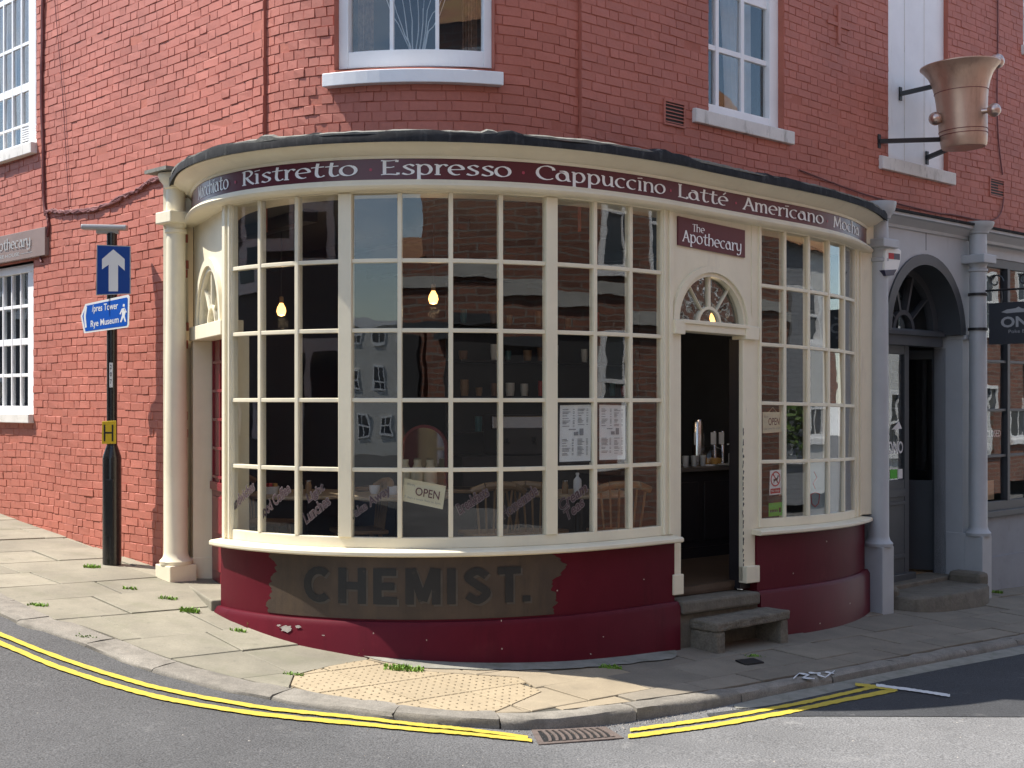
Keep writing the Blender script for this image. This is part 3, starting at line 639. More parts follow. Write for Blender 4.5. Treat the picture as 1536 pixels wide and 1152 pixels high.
# ------------------------------------------------------------------ the corner building
bld = thing('corner_building', (.0, 11.5, 0), 'rounded red painted brick corner building with cream and burgundy curved coffee shop front', 'building')
ZG1, ZG0 = 3.327, .876                    # glazing top and bottom
aCol = UW.a_of(262)                       # left column
aGrey = UW.a_of(1318)
def interp_z(F, px, ys, d): return [F.hit(px, y, d)[1] for y in ys]
def zpairs(F, px, pairs, d): return [tuple(sorted((F.hit(px, y0, d)[1], F.hit(px, y1, d)[1]))) for y0, y1 in pairs]
def cells_px(F, pairs, d): return [(F.a_of(x0, d), F.a_of(x1, d)) for x0, x1 in pairs]
def glazed(name, F, acells, zcells, dg, d0, d1, lim, mf, mg, parent=None, wob=.006, wide=.055, extra=None, label=None, bev=.004, skip=(), fd=None):
    """frame + bars + panes; lim = outer a0,a1,z0,z1 of the frame"""
    a0, a1, z0, z1 = lim; zcells = sorted(zcells); fr = MB(); bd1 = d1; d1 = fd if fd is not None else d1
    fr.box(F, a0, acells[0][0], z0, z1, d0, d1); fr.box(F, acells[-1][1], a1, z0, z1, d0, d1)
    fr.box(F, acells[0][0], acells[-1][1], z0, zcells[0][0], d0, d1 - .003); fr.box(F, acells[0][0], acells[-1][1], zcells[-1][1], z1, d0, d1 - .003)
    part = fr.build(name, mf, parent if parent is not None else bld, bevel=bev, label=label); d1 = bd1
    for (p, q) in zip(acells[:-1], acells[1:]):
        w = q[0] - p[1]; e = .012 if w > wide else 0
        one(lambda m: m.box(F, p[1], q[0], zcells[0][0], zcells[-1][1], d0, d1 + e), 'mullion' if w > wide else 'glazing_bar', mf, part, bevel=.004)
    groups = [[acells[0]]]
    for (p, q) in zip(acells[:-1], acells[1:]):
        if q[0] - p[1] > wide: groups.append([])
        groups[-1].append(q)
    for g in groups:
        for (p, q) in zip(zcells[:-1], zcells[1:]):
            one(lambda m: m.box(F, g[0][0], g[-1][1], p[1], q[0], d0 + .003, d1 - .004), 'glazing_bar', mf, part, bevel=.004)
    for i, (p0, p1) in enumerate(acells):
        for j, (q0, q1) in enumerate(zcells):
            if (i, j) in skip: continue
            w = random.uniform(-wob, wob) * .6; v = random.uniform(-wob, wob) * .6
            e = .004
            c = [F.P(p0 - e, q0 - e, dg - w - v), F.P(p1 + e, q0 - e, dg + w - v), F.P(p1 + e, q1 + e, dg + w + v), F.P(p0 - e, q1 + e, dg - w + v)]
            nn = (c[1] - c[0]).cross(c[3] - c[0]).normalized() * -.003
            one(lambda m: m.poly(c, nn), 'pane', mg, part)
    return part

openings = []     # (a0,a1,z0,z1) holes in the brickwork
# --- windows on the left street
dW = -.05
lu_rows = zpairs(UW, 34, [(-150, -86), (-80, -18), (-10, 62), (67, 124), (136, 184), (188, 214)], dW)
lu_a1 = UW.a_of(62, dW)
lu_cells = cells_px(UW, [(50.5, 60)], dW)
a = UW.a_of(40, dW); mains = []
for k in range(4): mains.append((a - .195, a)); a -= .222
lu_cells = [(mains[-1][0] - .33, mains[-1][0] - .15)] + mains[::-1] + lu_cells
lu_z0 = UW.hit(34, 224, dW)[1]
lu_lim = (lu_cells[0][0] - .06, lu_a1, lu_z0, lu_rows[0][1] + .06)
openings.append((lu_lim[0], lu_lim[1], lu_z0 - .02, 8))
w = glazed('sash_window', UW, lu_cells, lu_rows, -.1, -.125, -.082, lu_lim, M_white, M_glass, fd=-.06, label='tall white sash window with narrow side lights')
zs = lu_z0
one(lambda m: m.box(UW, lu_lim[0] - .1, lu_a1 + .02, zs - .11, zs, -.14, .07), 'sill', M_wsill, w, bevel=.006)
for k in range(6):      # louvred vent in the bottom of the sash
    z_ = lu_rows[-1][0] if False else min(r[0] for r in lu_rows) + .02 + k * .024
    one(lambda m: m.box(UW, mains[0][0] - .0, mains[0][1] + .2, z_, z_ + .012, -.096, -.07), 'louvre', M_white, w)
ll_rows = zpairs(UW, 34, [(409, 456), (461, 507), (517, 560), (565, 609)], dW)
a = UW.a_of(39, dW); mains = []
for k in range(4): mains.append((a - .195, a)); a -= .222
ll_cells = [(mains[-1][0] - .33, mains[-1][0] - .15)] + mains[::-1] + cells_px(UW, [(48.5, 55)], dW)
ll_z0 = UW.hit(34, 621, dW)[1]; ll_z1 = UW.hit(34, 397, dW)[1]
ll_lim = (ll_cells[0][0] - .06, UW.a_of(57.5, dW), ll_z0, ll_z1)
openings.append((ll_lim[0], ll_lim[1], ll_z0 - .02, ll_z1 + .01))
w = glazed('sash_window', UW, ll_cells, ll_rows, -.1, -.125, -.082, ll_lim, M_white, M_glass, fd=-.06)
one(lambda m: m.box(UW, ll_lim[0] - .1, ll_lim[1] + .01, ll_z0 - .09, ll_z0, -.14, .06), 'sill', M_wsill, w, bevel=.006)
# --- curved corner window
dC = -.08
cw_cells = cells_px(UW, [(523, 583), (589, 653), (659, 725)], dC)
zb = UW.hit(620, 74, dC)[1]
cw_rows = [(zb, zb + .62), (zb + .65, zb + 1.3)]
cw_z0 = UW.hit(620, 99, dC)[1]
cw_lim = (UW.a_of(509, dC), UW.a_of(737, dC), cw_z0, zb + 1.4)
openings.append((cw_lim[0], cw_lim[1], cw_z0 - .02, cw_lim[3]))
cwin = glazed('curved_window', UW, cw_cells, cw_rows, -.13, -.155, -.108, cw_lim, M_white, M_glass, fd=-.07)
sz1 = UW.hit(620, 101, .04)[1]; sz0 = UW.hit(620, 123, .04)[1]
one(lambda m: m.sweep(UW, UW.a_of(484, .04), UW.a_of(755, .04), [(-.17, sz0), (.05, sz0), (.05, sz1 - .01), (-.17, sz1 + .02)]), 'sill', M_white, cwin, bevel=.005)
# --- right hand windows
dR = -.07
rw_cells = cells_px(UW, [(1057, 1076), (1081, 1114), (1119, 1153)], dR)
rw_rows = zpairs(UW, 1097, [(164, 82), (74, -6), (-22, -100), (-106, -180)], dR)
rw_z0 = UW.hit(1097, 178, dR)[1]
rw_lim = (UW.a_of(1053, dR), UW.a_of(1166, dR), rw_z0, rw_rows[-1][1] + .05)
openings.append((rw_lim[0], rw_lim[1], rw_z0 - .02, 8))
rwin = glazed('sash_window', UW, rw_cells, rw_rows, -.11, -.135, -.088, rw_lim, M_white, M_glass, fd=-.06)
one(lambda m: m.sweep(UW, UW.a_of(1042, .03), UW.a_of(1190, .03), [(-.16, rw_z0 - .14), (.05, rw_z0 - .14), (.05, rw_z0 - .02), (-.16, rw_z0 + .003)]), 'sill', M_wsill, rwin, bevel=.008)
wp0, wp1 = UW.a_of(1327, -.04), UW.a_of(1414, -.06); wpz = UW.hit(1370, 245, -.05)[1]
openings.append((wp0, wp1, wpz - .03, 8))
blk = one(lambda m: m.box(UW, wp0 - .01, wp1 + .01, wpz - .02, 8, -.12, -.05), 'blocked_window', M_white, bld)
for f in (.33, .66):
    one(lambda m: m.box(UW, wp0 + (wp1 - wp0) * f - .004, wp0 + (wp1 - wp0) * f + .004, wpz, 7.98, -.052, -.047), 'board_joint', M_wsill, blk)
one(lambda m: m.sweep(UW, UW.a_of(1322, .03), UW.a_of(1432, .03), [(-.12, wpz - .16), (.05, wpz - .16), (.05, wpz - .03), (-.12, wpz + .004)]), 'sill', M_wsill, blk, bevel=.008)
fw0 = UW.a_of(1531, -.03)
fz0 = UW.hit(1534, 71, -.03)[1]
fwin = glazed('sash_window', UW, [(fw0 + .08, fw0 + .3), (fw0 + .33, fw0 + .55), (fw0 + .58, fw0 + .8)], [(fz0 + .08, fz0 + .5), (fz0 + .54, fz0 + 1.0)], -.1, -.14, -.03, (fw0, fw0 + .88, fz0, fz0 + 1.1), M_white, M_glass)
one(lambda m: m.box(UW, fw0 - .06, fw0 + .95, fz0 - .11, fz0, -.12, .05), 'sill', M_wsill, fwin, bevel=.006)
openings.append((fw0, fw0 + .88, fz0 - .02, fz0 + 1.1))
# dark rooms behind the upper windows
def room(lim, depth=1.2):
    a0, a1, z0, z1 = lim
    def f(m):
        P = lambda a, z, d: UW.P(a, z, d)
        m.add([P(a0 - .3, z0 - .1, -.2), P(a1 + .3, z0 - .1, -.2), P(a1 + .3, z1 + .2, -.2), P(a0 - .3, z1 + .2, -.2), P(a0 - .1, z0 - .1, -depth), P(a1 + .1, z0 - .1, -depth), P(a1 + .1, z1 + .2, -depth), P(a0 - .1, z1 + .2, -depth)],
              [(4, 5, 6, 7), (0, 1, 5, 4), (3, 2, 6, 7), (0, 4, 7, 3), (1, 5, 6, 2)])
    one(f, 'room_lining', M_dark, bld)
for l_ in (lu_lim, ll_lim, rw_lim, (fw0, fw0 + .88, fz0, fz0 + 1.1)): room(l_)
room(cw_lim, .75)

# --- brickwork
ZF = 3.58                                  # brick starts here above the shop fronts
def proj(p): return CX + FPX * p.x / p.y, CY - FPX * (p.z - H) / p.y
bk = MB(); abreaks = sorted(set([-8.9, aCol, 0., LARC, LARC + 8.9] + [x for o in openings for x in o[:2]] + list(np.arange(0, LARC, .12))))
zbreaks = sorted(set([-.6, ZF, 10.4] + [min(z, 10.4) for o in openings for z in o[2:]]))
for i in range(len(abreaks) - 1):
    for j in range(len(zbreaks) - 1):
        a0, a1, z0, z1 = abreaks[i], abreaks[i + 1], zbreaks[j], zbreaks[j + 1]; am, zm = (a0 + a1) / 2, (z0 + z1) / 2
        if a1 - a0 < 1e-4: continue
        if am > aCol and zm < ZF: continue
        if any(o[0] < am < o[1] and o[2] < zm < o[3] for o in openings): continue
        d = -.0305 if 0 < am < LARC else -.0015
        bk.add([UW.P(a0, z0, d), UW.P(a1, z0, d), UW.P(a1, z1, d), UW.P(a0, z1, d)], [(0, 1, 2, 3)])
for (a0, a1, z0, z1) in openings:
    z1 = min(z1, 10.4)
    for aa in (a0, a1): bk.add([UW.P(aa, z0, .0), UW.P(aa, z0, -.2), UW.P(aa, z1, -.2), UW.P(aa, z1, .0)], [(0, 1, 2, 3)])
    bk.add([UW.P(a0, z0, .0), UW.P(a1, z0, .0), UW.P(a1, z0, -.2), UW.P(a0, z0, -.2)], [(0, 1, 2, 3)])
for aa in (0., LARC): bk.add([UW.P(aa, ZF - .4, 0.0), UW.P(aa, ZF - .4, -.035), UW.P(aa, 10.4, -.035), UW.P(aa, 10.4, 0.0)], [(0, 1, 2, 3)])
brick_wall = bk.build('brick_wall', M_mort, bld, normals=False)
def brick_mesh(L, Hh, seed):
    r = random.Random(seed); x, z, f, c = L / 2, Hh / 2, .0, .003
    j = lambda s: r.uniform(-s, s)
    vs = [(sx * x, -.02, sz * z) for sx, sz in ((-1, -1), (1, -1), (1, 1), (-1, 1))]
    vs += [(sx * (x - .001) + j(.003), -.003 + j(.002), sz * (z - .001) + j(.0025)) for sx, sz in ((-1, -1), (1, -1), (1, 1), (-1, 1))]
    vs += [(sx * (x - c) + j(.003), .003 + j(.0025), sz * (z - c) + j(.002)) for sx, sz in ((-1, -1), (1, -1), (1, 1), (-1, 1))]
    fs = [(8, 9, 10, 11)] + [(l_ * 4 + k, l_ * 4 + (k + 1) % 4, l_ * 4 + 4 + (k + 1) % 4, l_ * 4 + 4 + k) for l_ in (0, 1) for k in range(4)]
    return vs, fs
GA = .075
bricks = []
nz = int((7.0 + .5) / GA)
for row in range(nz):
    z = -.4 + GA * row + GA / 2
    for seg, (s0, s1) in enumerate(((-8.7, 0.), (0., LARC), (LARC, LARC + 8.7))):
        a = s0 + (.003 if seg else 0) + (0 if row % 2 else -.056); k = row
        while a < s1 - .03:
            if seg == 1: L = .112 if a < LARC * .42 else (.225 if (k % 2) else .112)
            else: L = .225 if (k % 2 == 0) else .113
            L *= random.uniform(.93, 1.06); k += 1
            b0, b1 = max(a, s0), min(a + L, s1); a += L
            if b1 - b0 < .04: continue
            zz = z + .012 * math.sin(b0 * 1.3 + 1) + .008 * math.sin(b0 * 3.1 + row * .13)
            for o in openings:
                if o[2] - .03 < zz < o[3] + .03:
                    if b0 < o[0] < b1: b1 = o[0]
                    if b0 < o[1] < b1: b0 = o[1]
                    if b0 >= o[0] - .001 and b1 <= o[1] + .001: b1 = b0
            if b1 - b0 < .03: continue
            am = (b0 + b1) / 2
            if am > aCol + .1 and zz < ZF + .04: continue
            d = (-.029 if seg == 1 else 0.0) + random.uniform(-.002, .0025) + (random.uniform(-.006, .006) if random.random() < .08 else 0)
            p = UW.P(am, zz, d); u, v = proj(p)
            if not (-90 < u < 1630 and -70 < v < 1000): continue
            if am < aCol and zz < pavz(p.x, p.y) - .05: continue
            th = float(np.interp(am, UW.aa, UW.th)); nrm = abs(math.cos(th) - (p.x / p.y) * math.sin(th))
            px_size = (b1 - b0) * nrm * FPX / p.y * (GA * FPX / p.y)
            vis = -5 < u < 1541 and 0 < v
            bricks.append((px_size if vis else 0, p, th, b1 - b0 - .0045, GA - .005, random.uniform(-.012, .012)))
bricks.sort(key=lambda t_: -t_[0])
BMESH = {}
rest = MB()
for i, (ps, p, th, L, Hh, rot) in enumerate(bricks):
    Mx = Matrix.Translation(p) @ Matrix.Rotation(th + math.pi, 4, 'Z') @ Matrix.Rotation(rot, 4, 'Y')
    if i < 300:
        key = (round(L / .02) * .02, i % 5)
        if key not in BMESH:
            vs, fs = brick_mesh(key[0], Hh, hash(key) % 997); me = bpy.data.meshes.new('brick'); me.from_pydata(vs, [], fs); me.materials.append(M_brick)
            bm = bmesh.new(); bm.from_mesh(me); bmesh.ops.recalc_face_normals(bm, faces=bm.faces)
            if bm.faces[0].normal.y < 0: bmesh.ops.reverse_faces(bm, faces=bm.faces)
            bm.to_mesh(me); bm.free(); BMESH[key] = me
        o = newobj('brick', BMESH[key], brick_wall)
        o.matrix_local = Matrix.Translation(-wloc(brick_wall)) @ Mx @ Matrix.Diagonal((L / key[0], 1, 1, 1))
    else:
        vs, fs = brick_mesh(L, Hh, i); rest.add([Mx @ Vector(v) for v in vs], fs)
rest.build('brickwork', M_brick, brick_wall, kind='stuff')
# eaves and roof deck above the frame
one(lambda m: m.box(UW, -8.9, LARC + 8.9, 10.4, 10.65, -.3, .16, n=60), 'eaves', M_white, bld)
one(lambda m: m.sheet([UW.P(a_, 10.42, -.1) for a_ in (-8.9, 0, .7, 1.4, 2.1, LARC, LARC + 8.9)] + [Vector((2, 26, 10.42))]), 'roof_deck', M_lead, bld)
# wall details: iron cross tie, air vents
def tie(m):
    m.box(UW, UW.a_of(1256, .01), UW.a_of(1260, .01), UW.hit(1258, 66, .01)[1], UW.hit(1258, 8, .01)[1], -.01, .022)
    m.box(UW, UW.a_of(1241, .01), UW.a_of(1275, .01), UW.hit(1258, 40, .01)[1], UW.hit(1258, 35, .01)[1], -.012, .019)
one(tie, 'wall_tie', M_brick, bld)
def vent(x0, x1, y0, y1, mm):
    a0, a1 = UW.a_of(x0), UW.a_of(x1); xm = (x0 + x1) / 2; z0, z1 = UW.hit(xm, y1)[1], UW.hit(xm, y0)[1]
    def fr(m):
        e = .018
        m.box(UW, a0, a1, z0, z0 + e, -.01, .02); m.box(UW, a0, a1, z1 - e, z1, -.01, .02); m.box(UW, a0, a0 + e, z0 + e, z1 - e, -.01, .018); m.box(UW, a1 - e, a1, z0 + e, z1 - e, -.01, .018)
    v = one(fr, 'air_vent', mm, bld)
    one(lambda m: m.box(UW, a0 + .018, a1 - .018, z0 + .018, z1 - .018, -.01, .0065), 'vent_back', M_iron, v)
    for k in range(6):
        z_ = z0 + .024 + (z1 - z0 - .05) * k / 5.5
        one(lambda m: m.sweep(UW, a0 + .018, a1 - .018, [(.006, z_ + .008), (.02, z_), (.02, z_ + .006), (.006, z_ + .014)]), 'louvre', mm, v)
vent(994, 1026, 152, 190, M_brick); vent(1483, 1505, 268, 297, M_brick)

# ------------------------------------------------------------------ curved coffee shop front
w_, b_ = .331, .032
def run(s0, n_): return [(s0 + i * (w_ + b_), s0 + i * (w_ + b_) + w_) for i in range(n_)]
g1, g2, g3, g4 = run(0, 3), run(1.157, 4), run(2.670, 3), run(4.985, 5)
hr = (ZG1 - ZG0 + .03) / 5
rows = [(ZG0 + i * hr, ZG0 + (i + 1) * hr - .03) for i in range(5)]
SL, SD0, SD1, SR = -.13, 3.845, 4.865, 7.12       # bay left post, entrance, right end
bay = glazed('bay_window', BF, g1 + g2 + g3, rows, -.012, -.05, .008, (SL, SD0, ZG0 - .075, ZG1 + .04), M_cream, M_glass, wob=.008)
side = glazed('side_bay_window', BF, g4, rows, -.012, -.05, .008, (SD1, 7.1, ZG0 - .075, ZG1 + .04), M_cream, M_glass, wob=.008)
# post mouldings either side
for (s0, s1, par) in ((-.125, -.075, bay), (-.03, -.006, bay), (3.735, 3.755, bay), (3.80, 3.842, bay), (4.95, 4.978, side), (6.80, 6.83, side), (6.95, 6.985, side)):
    one(lambda m: m.box(BF, s0, s1, ZG0 - .07, ZG1 + .02, -.02, .026), 'post_moulding', M_cream, par, bevel=.006)
SILLP = [(-.06, ZG0 - .12), (.10, ZG0 - .128), (.115, ZG0 - .12), (.115, ZG0 - .095), (.10, ZG0 - .085), (-.06, ZG0 - .07)]
one(lambda m: m.sweep(BF, SL - .03, SD0 + .02, SILLP, n=60), 'sill', M_cream, bay, bevel=.004)
one(lambda m: m.sweep(BF, SD1 - .01, SR - .03, SILLP, n=40), 'sill', M_cream, side, bevel=.004)
RZ = ZG0 - .12
def riser(s0, s1, n):
    r = one(lambda m: m.sweep(BF, s0, s1, [(-.12, -.6), (.045, -.6), (.03, .27), (.03, RZ), (-.12, RZ)], n=n), 'stall_riser', M_burg, bld, smooth=True)
    one(lambda m: m.sweep(BF, s0 - .012, s1 + .012, [(.0, -.6), (.085, -.6), (.08, .245), (.055, .283), (.0, .288)], n=n), 'plinth', M_burg, r, smooth=True)
    return r
ris = riser(SL, SD0 + .005, 60); ris2 = riser(SD1 + .04, SR + .02, 40)
# CHEMIST panel, an uneven patch of old signwriting
cs0, cz0 = BF.hit(404, 880, .035); cs1 = BF.a_of(838, .035)
def scal(t_, k): return .045 * math.sin(t_ * 7 + k) + .03 * math.sin(t_ * 13 + 2 * k) - .05 * (2 * t_ - 1) ** 2 + .011 * math.sin(t_ * 43 + 3 * k) + .007 * math.sin(t_ * 71 + k) + .005 * math.sin(t_ * 117 + 5 * k)
def chem(m):
    N, K = 60, 48; z0, z1 = .30, RZ - .002
    vs = []
    for i in range(N + 1):
        for k in range(K + 1):
            t_ = k / K; l_, r_ = cs0 - scal(t_, .5), cs1 + scal(t_, 2.2); vs.append(BF.P(l_ + (r_ - l_) * i / N, z0 + (z1 - z0) * t_, .0335))
    m.add(vs, [(i * (K + 1) + k, (i + 1) * (K + 1) + k, (i + 1) * (K + 1) + k + 1, i * (K + 1) + k + 1) for i in range(N) for k in range(K)])
cp = one(chem, 'old_sign_panel', M_pane_brown, ris, smooth=True)
l0, lz1 = BF.hit(456, 851, .036); l1, _ = BF.hit(795, 851, .036); lzb = BF.hit(620, 907, .036)[1]; lzt = BF.hit(620, 853, .036)[1]
def chems(m):
    glyphs(m, BL, 'CHEMIST.', on(BF, l0 + .014, lzb - .014, .0355), l1 - l0, lzt - lzb, nib=.105, ang=None, track=.07)
one(chems, 'lettering_shade', M_chems, ris)
one(lambda m: glyphs(m, BL, 'CHEMIST.', on(BF, l0, lzb, .0378), l1 - l0, lzt - lzb, nib=.105, ang=None, track=.07), 'lettering', M_chem, ris)

def blob(px, py, rx, ry, d, seed, n=18):
    rr = random.Random(seed); return lambda m: m.sheet([BF.P(*BF.hit(px + rx * math.cos(k * 6.283 / n) * rr.uniform(.55, 1.15), py + ry * math.sin(k * 6.283 / n) * rr.uniform(.5, 1.2), d), d) for k in range(n)])
M_flake = mat('bare_render', (.42, .38, .34), .9, .15, 20)
M_chip = mat('chipped_paint', (.45, .36, .30), .8, .15, 30)
for x, y, rx, ry, dd_ in ((430, 943, 11, 5.5, .0838), (447, 940, 6, 2.2, .0838), (418, 938, 4, 1.6, .087), (485, 953, 3, 1, .0838)): one(blob(x, y, rx, ry, dd_, int(x)), 'flaked_patch', M_flake, ris)
for x, y in ((753, 973), (886, 981), (752, 931), (836, 886), (966, 869), (640, 960), (560, 950), (905, 955), (980, 930)): one(blob(x, y, 1.2, 1.5, .0842 if y > 930 else .0365, int(x) + 5, 7), 'paint_chip', M_chip, ris)
for x, y in ((1240, 812), (1190, 860), (1275, 905), (1168, 925), (1230, 935)): one(blob(x, y, 1.1, 1.4, .0842 if y > 900 else .0345, int(x) + 5, 7), 'paint_chip', M_chip, ris2)
# fascia, cornice and lead
FA0 = -1.42; FA1 = 7.12
fascia = one(lambda m: m.box(BF, FA0, FA1, 3.40, 3.575, -.06, .06, n=90), 'fascia', M_burgl, bld, smooth=True)
one(lambda m: m.sweep(BF, FA0 - .02, FA1 + .03, [(-.3, 3.335), (.085, 3.335), (.105, 3.345), (.115, 3.365), (.10, 3.385), (.075, 3.39), (.068, 3.41), (-.3, 3.41)], n=90), 'lower_moulding', M_cream, fascia, smooth=True)
one(lambda m: m.sweep(BF, FA0 - .04, FA1 + .03, [(-.3, 3.558), (.068, 3.558), (.075, 3.578), (.10, 3.583), (.115, 3.60), (.15, 3.612), (.185, 3.64), (.205, 3.648), (.205, 3.662), (-.3, 3.662)], n=90), 'cornice', M_cream, fascia, smooth=True)
def lead(m):
    N = 110; s0, s1 = FA0 - .16, FA1 + .06; vs = []
    prof = [(-.75, 3.664), (.215, 3.655), (.236, 3.643), (.237, 3.69), (.222, 3.718), (.12, 3.74), (-.75, 3.80)]
    for i in range(N + 1):
        s_ = s0 + (s1 - s0) * i / N; wv = .006 * math.sin(s_ * 9) + .008 * math.sin(s_ * 3.7 + 1) + random.uniform(-.003, .003)
        f = .03 if (i % 16) < 1 else 0
        for k, (d, z) in enumerate(prof): vs.append(BF.P(s_, z + (wv + f * .6 if 2 < k < 6 else 0), d + (wv * .5 if 1 < k < 5 else 0)))
    K = len(prof); m.add(vs, [(i * K + k, i * K + (k + 1) % K, (i + 1) * K + (k + 1) % K, (i + 1) * K + k) for i in range(N) for k in range(K)] + [tuple(range(K)), tuple(range(N * K + K - 1, N * K - 1, -1))])
leadroof = one(lead, 'lead_roof', M_lead, bld, smooth=True)
def cap(m):      # pale mortar along the top edge of the lead
    N = 220; s0, s1 = FA0 - .15, FA1 + .05; vs = []
    for i in range(N + 1):
        s_ = s0 + (s1 - s0) * i / N; h_ = .008 + random.uniform(-.003, .004) + .004 * math.sin(s_ * 5); bump_ = .02 if any(abs(s_ - q_) < .05 for q_ in (BF.a_of(738, .22), BF.a_of(400, .22), BF.a_of(995, .22))) else 0
        for d, z in ((.228, 3.702), (.229, 3.708 + h_ + bump_), (.19, 3.724 + h_ + bump_), (.14, 3.727)): vs.append(BF.P(s_, z, d))
    m.add(vs, [(i * 4 + k, i * 4 + k + 1, i * 4 + 5 + k, i * 4 + 4 + k) for i in range(N) for k in range(3)])
one(cap, 'weathered_edge', M_leadtop, leadroof)
words = [('Macchiato', 262, 344), ('Ristretto', 363, 538), ('Espresso', 570, 768), ('Cappuccino', 803, 998), ('Latté', 1016, 1092), ('Americano', 1115, 1235), ('Mocha', 1250, 1288)]
dF = .062
for wd, x0, x1 in words:
    s1 = BF.a_of(x1, dF); s0 = BF.a_of(max(x0, 286), dF)
    if wd == 'Macchiato': s0 = s1 - .66
    one(lambda m: glyphs(m, UN, wd, on(BF, s0, 3.445, dF), s1 - s0, .07, nib=.1, thin=.038, ang=20), 'lettering', M_letter, fascia)
for x in (353, 556, 785, 1006, 1104, 1241):
    s_ = BF.a_of(x, dF); one(lambda m: m.sheet([BF.P(s_ + .011 * math.cos(k * .5236), 3.482 + .011 * math.sin(k * .5236), dF + .001) for k in range(12)]), 'dot', M_dot, fascia)

# ------------------------------------------------------------------ shop entrance (right of the bay)
OP0, OP1 = BF.a_of(1020, .0), BF.a_of(1113, .0)
ZL0 = BF.hit(1070, 504, 0)[1]; ZL1 = BF.hit(1070, 486, .0)[1]       # lintel
ent = MB()
CXs = (OP0 + OP1) / 2; RA = (BF.a_of(1122, 0) - BF.a_of(1018, 0)) / 2; ZS = ZL1
RAz = (BF.hit(1070, 410, 0)[1] - ZS) / RA
def arched_panel(m, F, a0, a1, z1, zs, cx, ra, rz, d0, d1, n=20):
    """panel from the springing zs to z1 with an arched hole"""
    A = [(cx + ra * math.cos(math.pi * (1 - i / n)), zs + rz * math.sin(math.pi * i / n)) for i in range(n + 1)]
    outer = [(a0 if A[0][0] > a0 else A[0][0], zs)] + [(a0 + (a1 - a0) * (q[0] - (cx - ra)) / (2 * ra), z1) for q in A] + [(a1, zs)]
    for i in range(n):
        f0, f1 = a0 + (a1 - a0) * i / n, a0 + (a1 - a0) * (i + 1) / n
        vs = [F.P(*A[i], d1), F.P(*A[i + 1], d1), F.P(f1, z1, d1), F.P(f0, z1, d1), F.P(*A[i], d0), F.P(*A[i + 1], d0)]
        m.add(vs, [(0, 1, 2, 3), (0, 4, 5, 1)])
    m.add([F.P(*A[0], d1), F.P(a0, zs, d1), F.P(a0, z1, d1)], [(0, 1, 2)]); m.add([F.P(*A[-1], d1), F.P(a1, zs, d1), F.P(a1, z1, d1)], [(0, 1, 2)])
arched_panel(ent, BF, SD0, SD1, ZG1 + .03, ZS, CXs, RA, RA * RAz, -.1, .0)
entr = ent.build('entrance_surround', M_cream, bld, normals=False)
def archband(m, F, cx, zs, r0, r1, k, d0, d1, n=24, a_from=0., a_to=math.pi):
    vs = []
    for i in range(n + 1):
        t_ = a_from + (a_to - a_from) * i / n
        for r_, d in ((r0, d0), (r0, d1), (r1, d1), (r1, d0)): vs.append(F.P(cx - r_ * math.cos(t_), zs + r_ * k * math.sin(t_), d))
    m.add(vs, [(i * 4 + j, i * 4 + (j + 1) % 4, i * 4 + 4 + (j + 1) % 4, i * 4 + 4 + j) for i in range(n) for j in range(4)] + [(0, 1, 2, 3), (n * 4 + 3, n * 4 + 2, n * 4 + 1, n * 4)])
one(lambda m: archband(m, BF, CXs, ZS + .002, RA - .0, RA + .055, RAz, -.05, .028), 'arch_moulding', M_cream, entr, smooth=True)
one(lambda m: archband(m, BF, CXs, ZS + .002, RA - .035, RA - .002, RAz, -.06, .008), 'arch_frame', M_cream, entr, smooth=True)
fan = entr
one(lambda m: archband(m, BF, CXs, ZS + .002, .125, .15, RAz, -.06, -.02), 'fan_hub', M_cream, entr, smooth=True)
def spoke(F, cx, zs, t_, r0, r1, k, w, d0, d1, mm, par):
    def f(m):
        c, s_ = -math.cos(t_), math.sin(t_) * k; nx_, nz_ = -math.sin(t_) * w / 2, -math.cos(t_) * w / 2
        az = [(cx + r0 * c + nx_, zs + r0 * s_ - nz_), (cx + r0 * c - nx_, zs + r0 * s_ + nz_), (cx + r1 * c - nx_, zs + r1 * s_ + nz_), (cx + r1 * c + nx_, zs + r1 * s_ - nz_)]
        m.fpoly(F, az, d0, d1)
    one(f, 'glazing_bar', mm, par)
for t_ in (R(52), R(90), R(128)): spoke(BF, CXs, ZS, t_, .145, RA - .03, RAz, .026, -.058, -.022, M_cream, entr)
for t0, t1, r0, r1 in ((0, 52, .15, RA - .02), (52, 90, .15, RA - .02), (90, 128, .15, RA - .02), (128, 180, .15, RA - .02), (0, 180, 0.0, .13)):
    def f(m):
        n = 8; az = [(CXs - r1 * math.cos(R(t0 + (t1 - t0) * i / n)), ZS + r1 * RAz * math.sin(R(t0 + (t1 - t0) * i / n))) for i in range(n + 1)]
        az += [(CXs - r0 * math.cos(R(t1 + (t0 - t1) * i / n)), ZS + r0 * RAz * math.sin(R(t1 + (t0 - t1) * i / n))) for i in range(n + 1)] if r0 else []
        m.fpoly(BF, az, -.045, -.041)
    one(f, 'pane', M_oldglass, entr)
one(lambda m: m.box(BF, SD0 + .04, SD1 - .05, ZL0 + .02, ZL1 + .002, -.12, .04), 'lintel', M_cream, entr, bevel=.006)
one(lambda m: m.box(BF, OP0 - .02, OP1 + .03, ZL1 - .02, ZL1 + .012, -.1, .055), 'lintel_ledge', M_cream, entr, bevel=.005)
zfl = BF.hit(1017, 888, .03)[1]; zfr = BF.hit(1128, 872, .03)[1]
one(lambda m: m.box(BF, SD0 + .003, OP0, zfl, ZL0 + .02, -.14, .012), 'pilaster', M_cream, entr, bevel=.006)
one(lambda m: m.box(BF, SD0 - .02, OP0 - .005, zfl - .02, zfl + .14, -.14, .045), 'pilaster_base', M_cream, entr, bevel=.006)
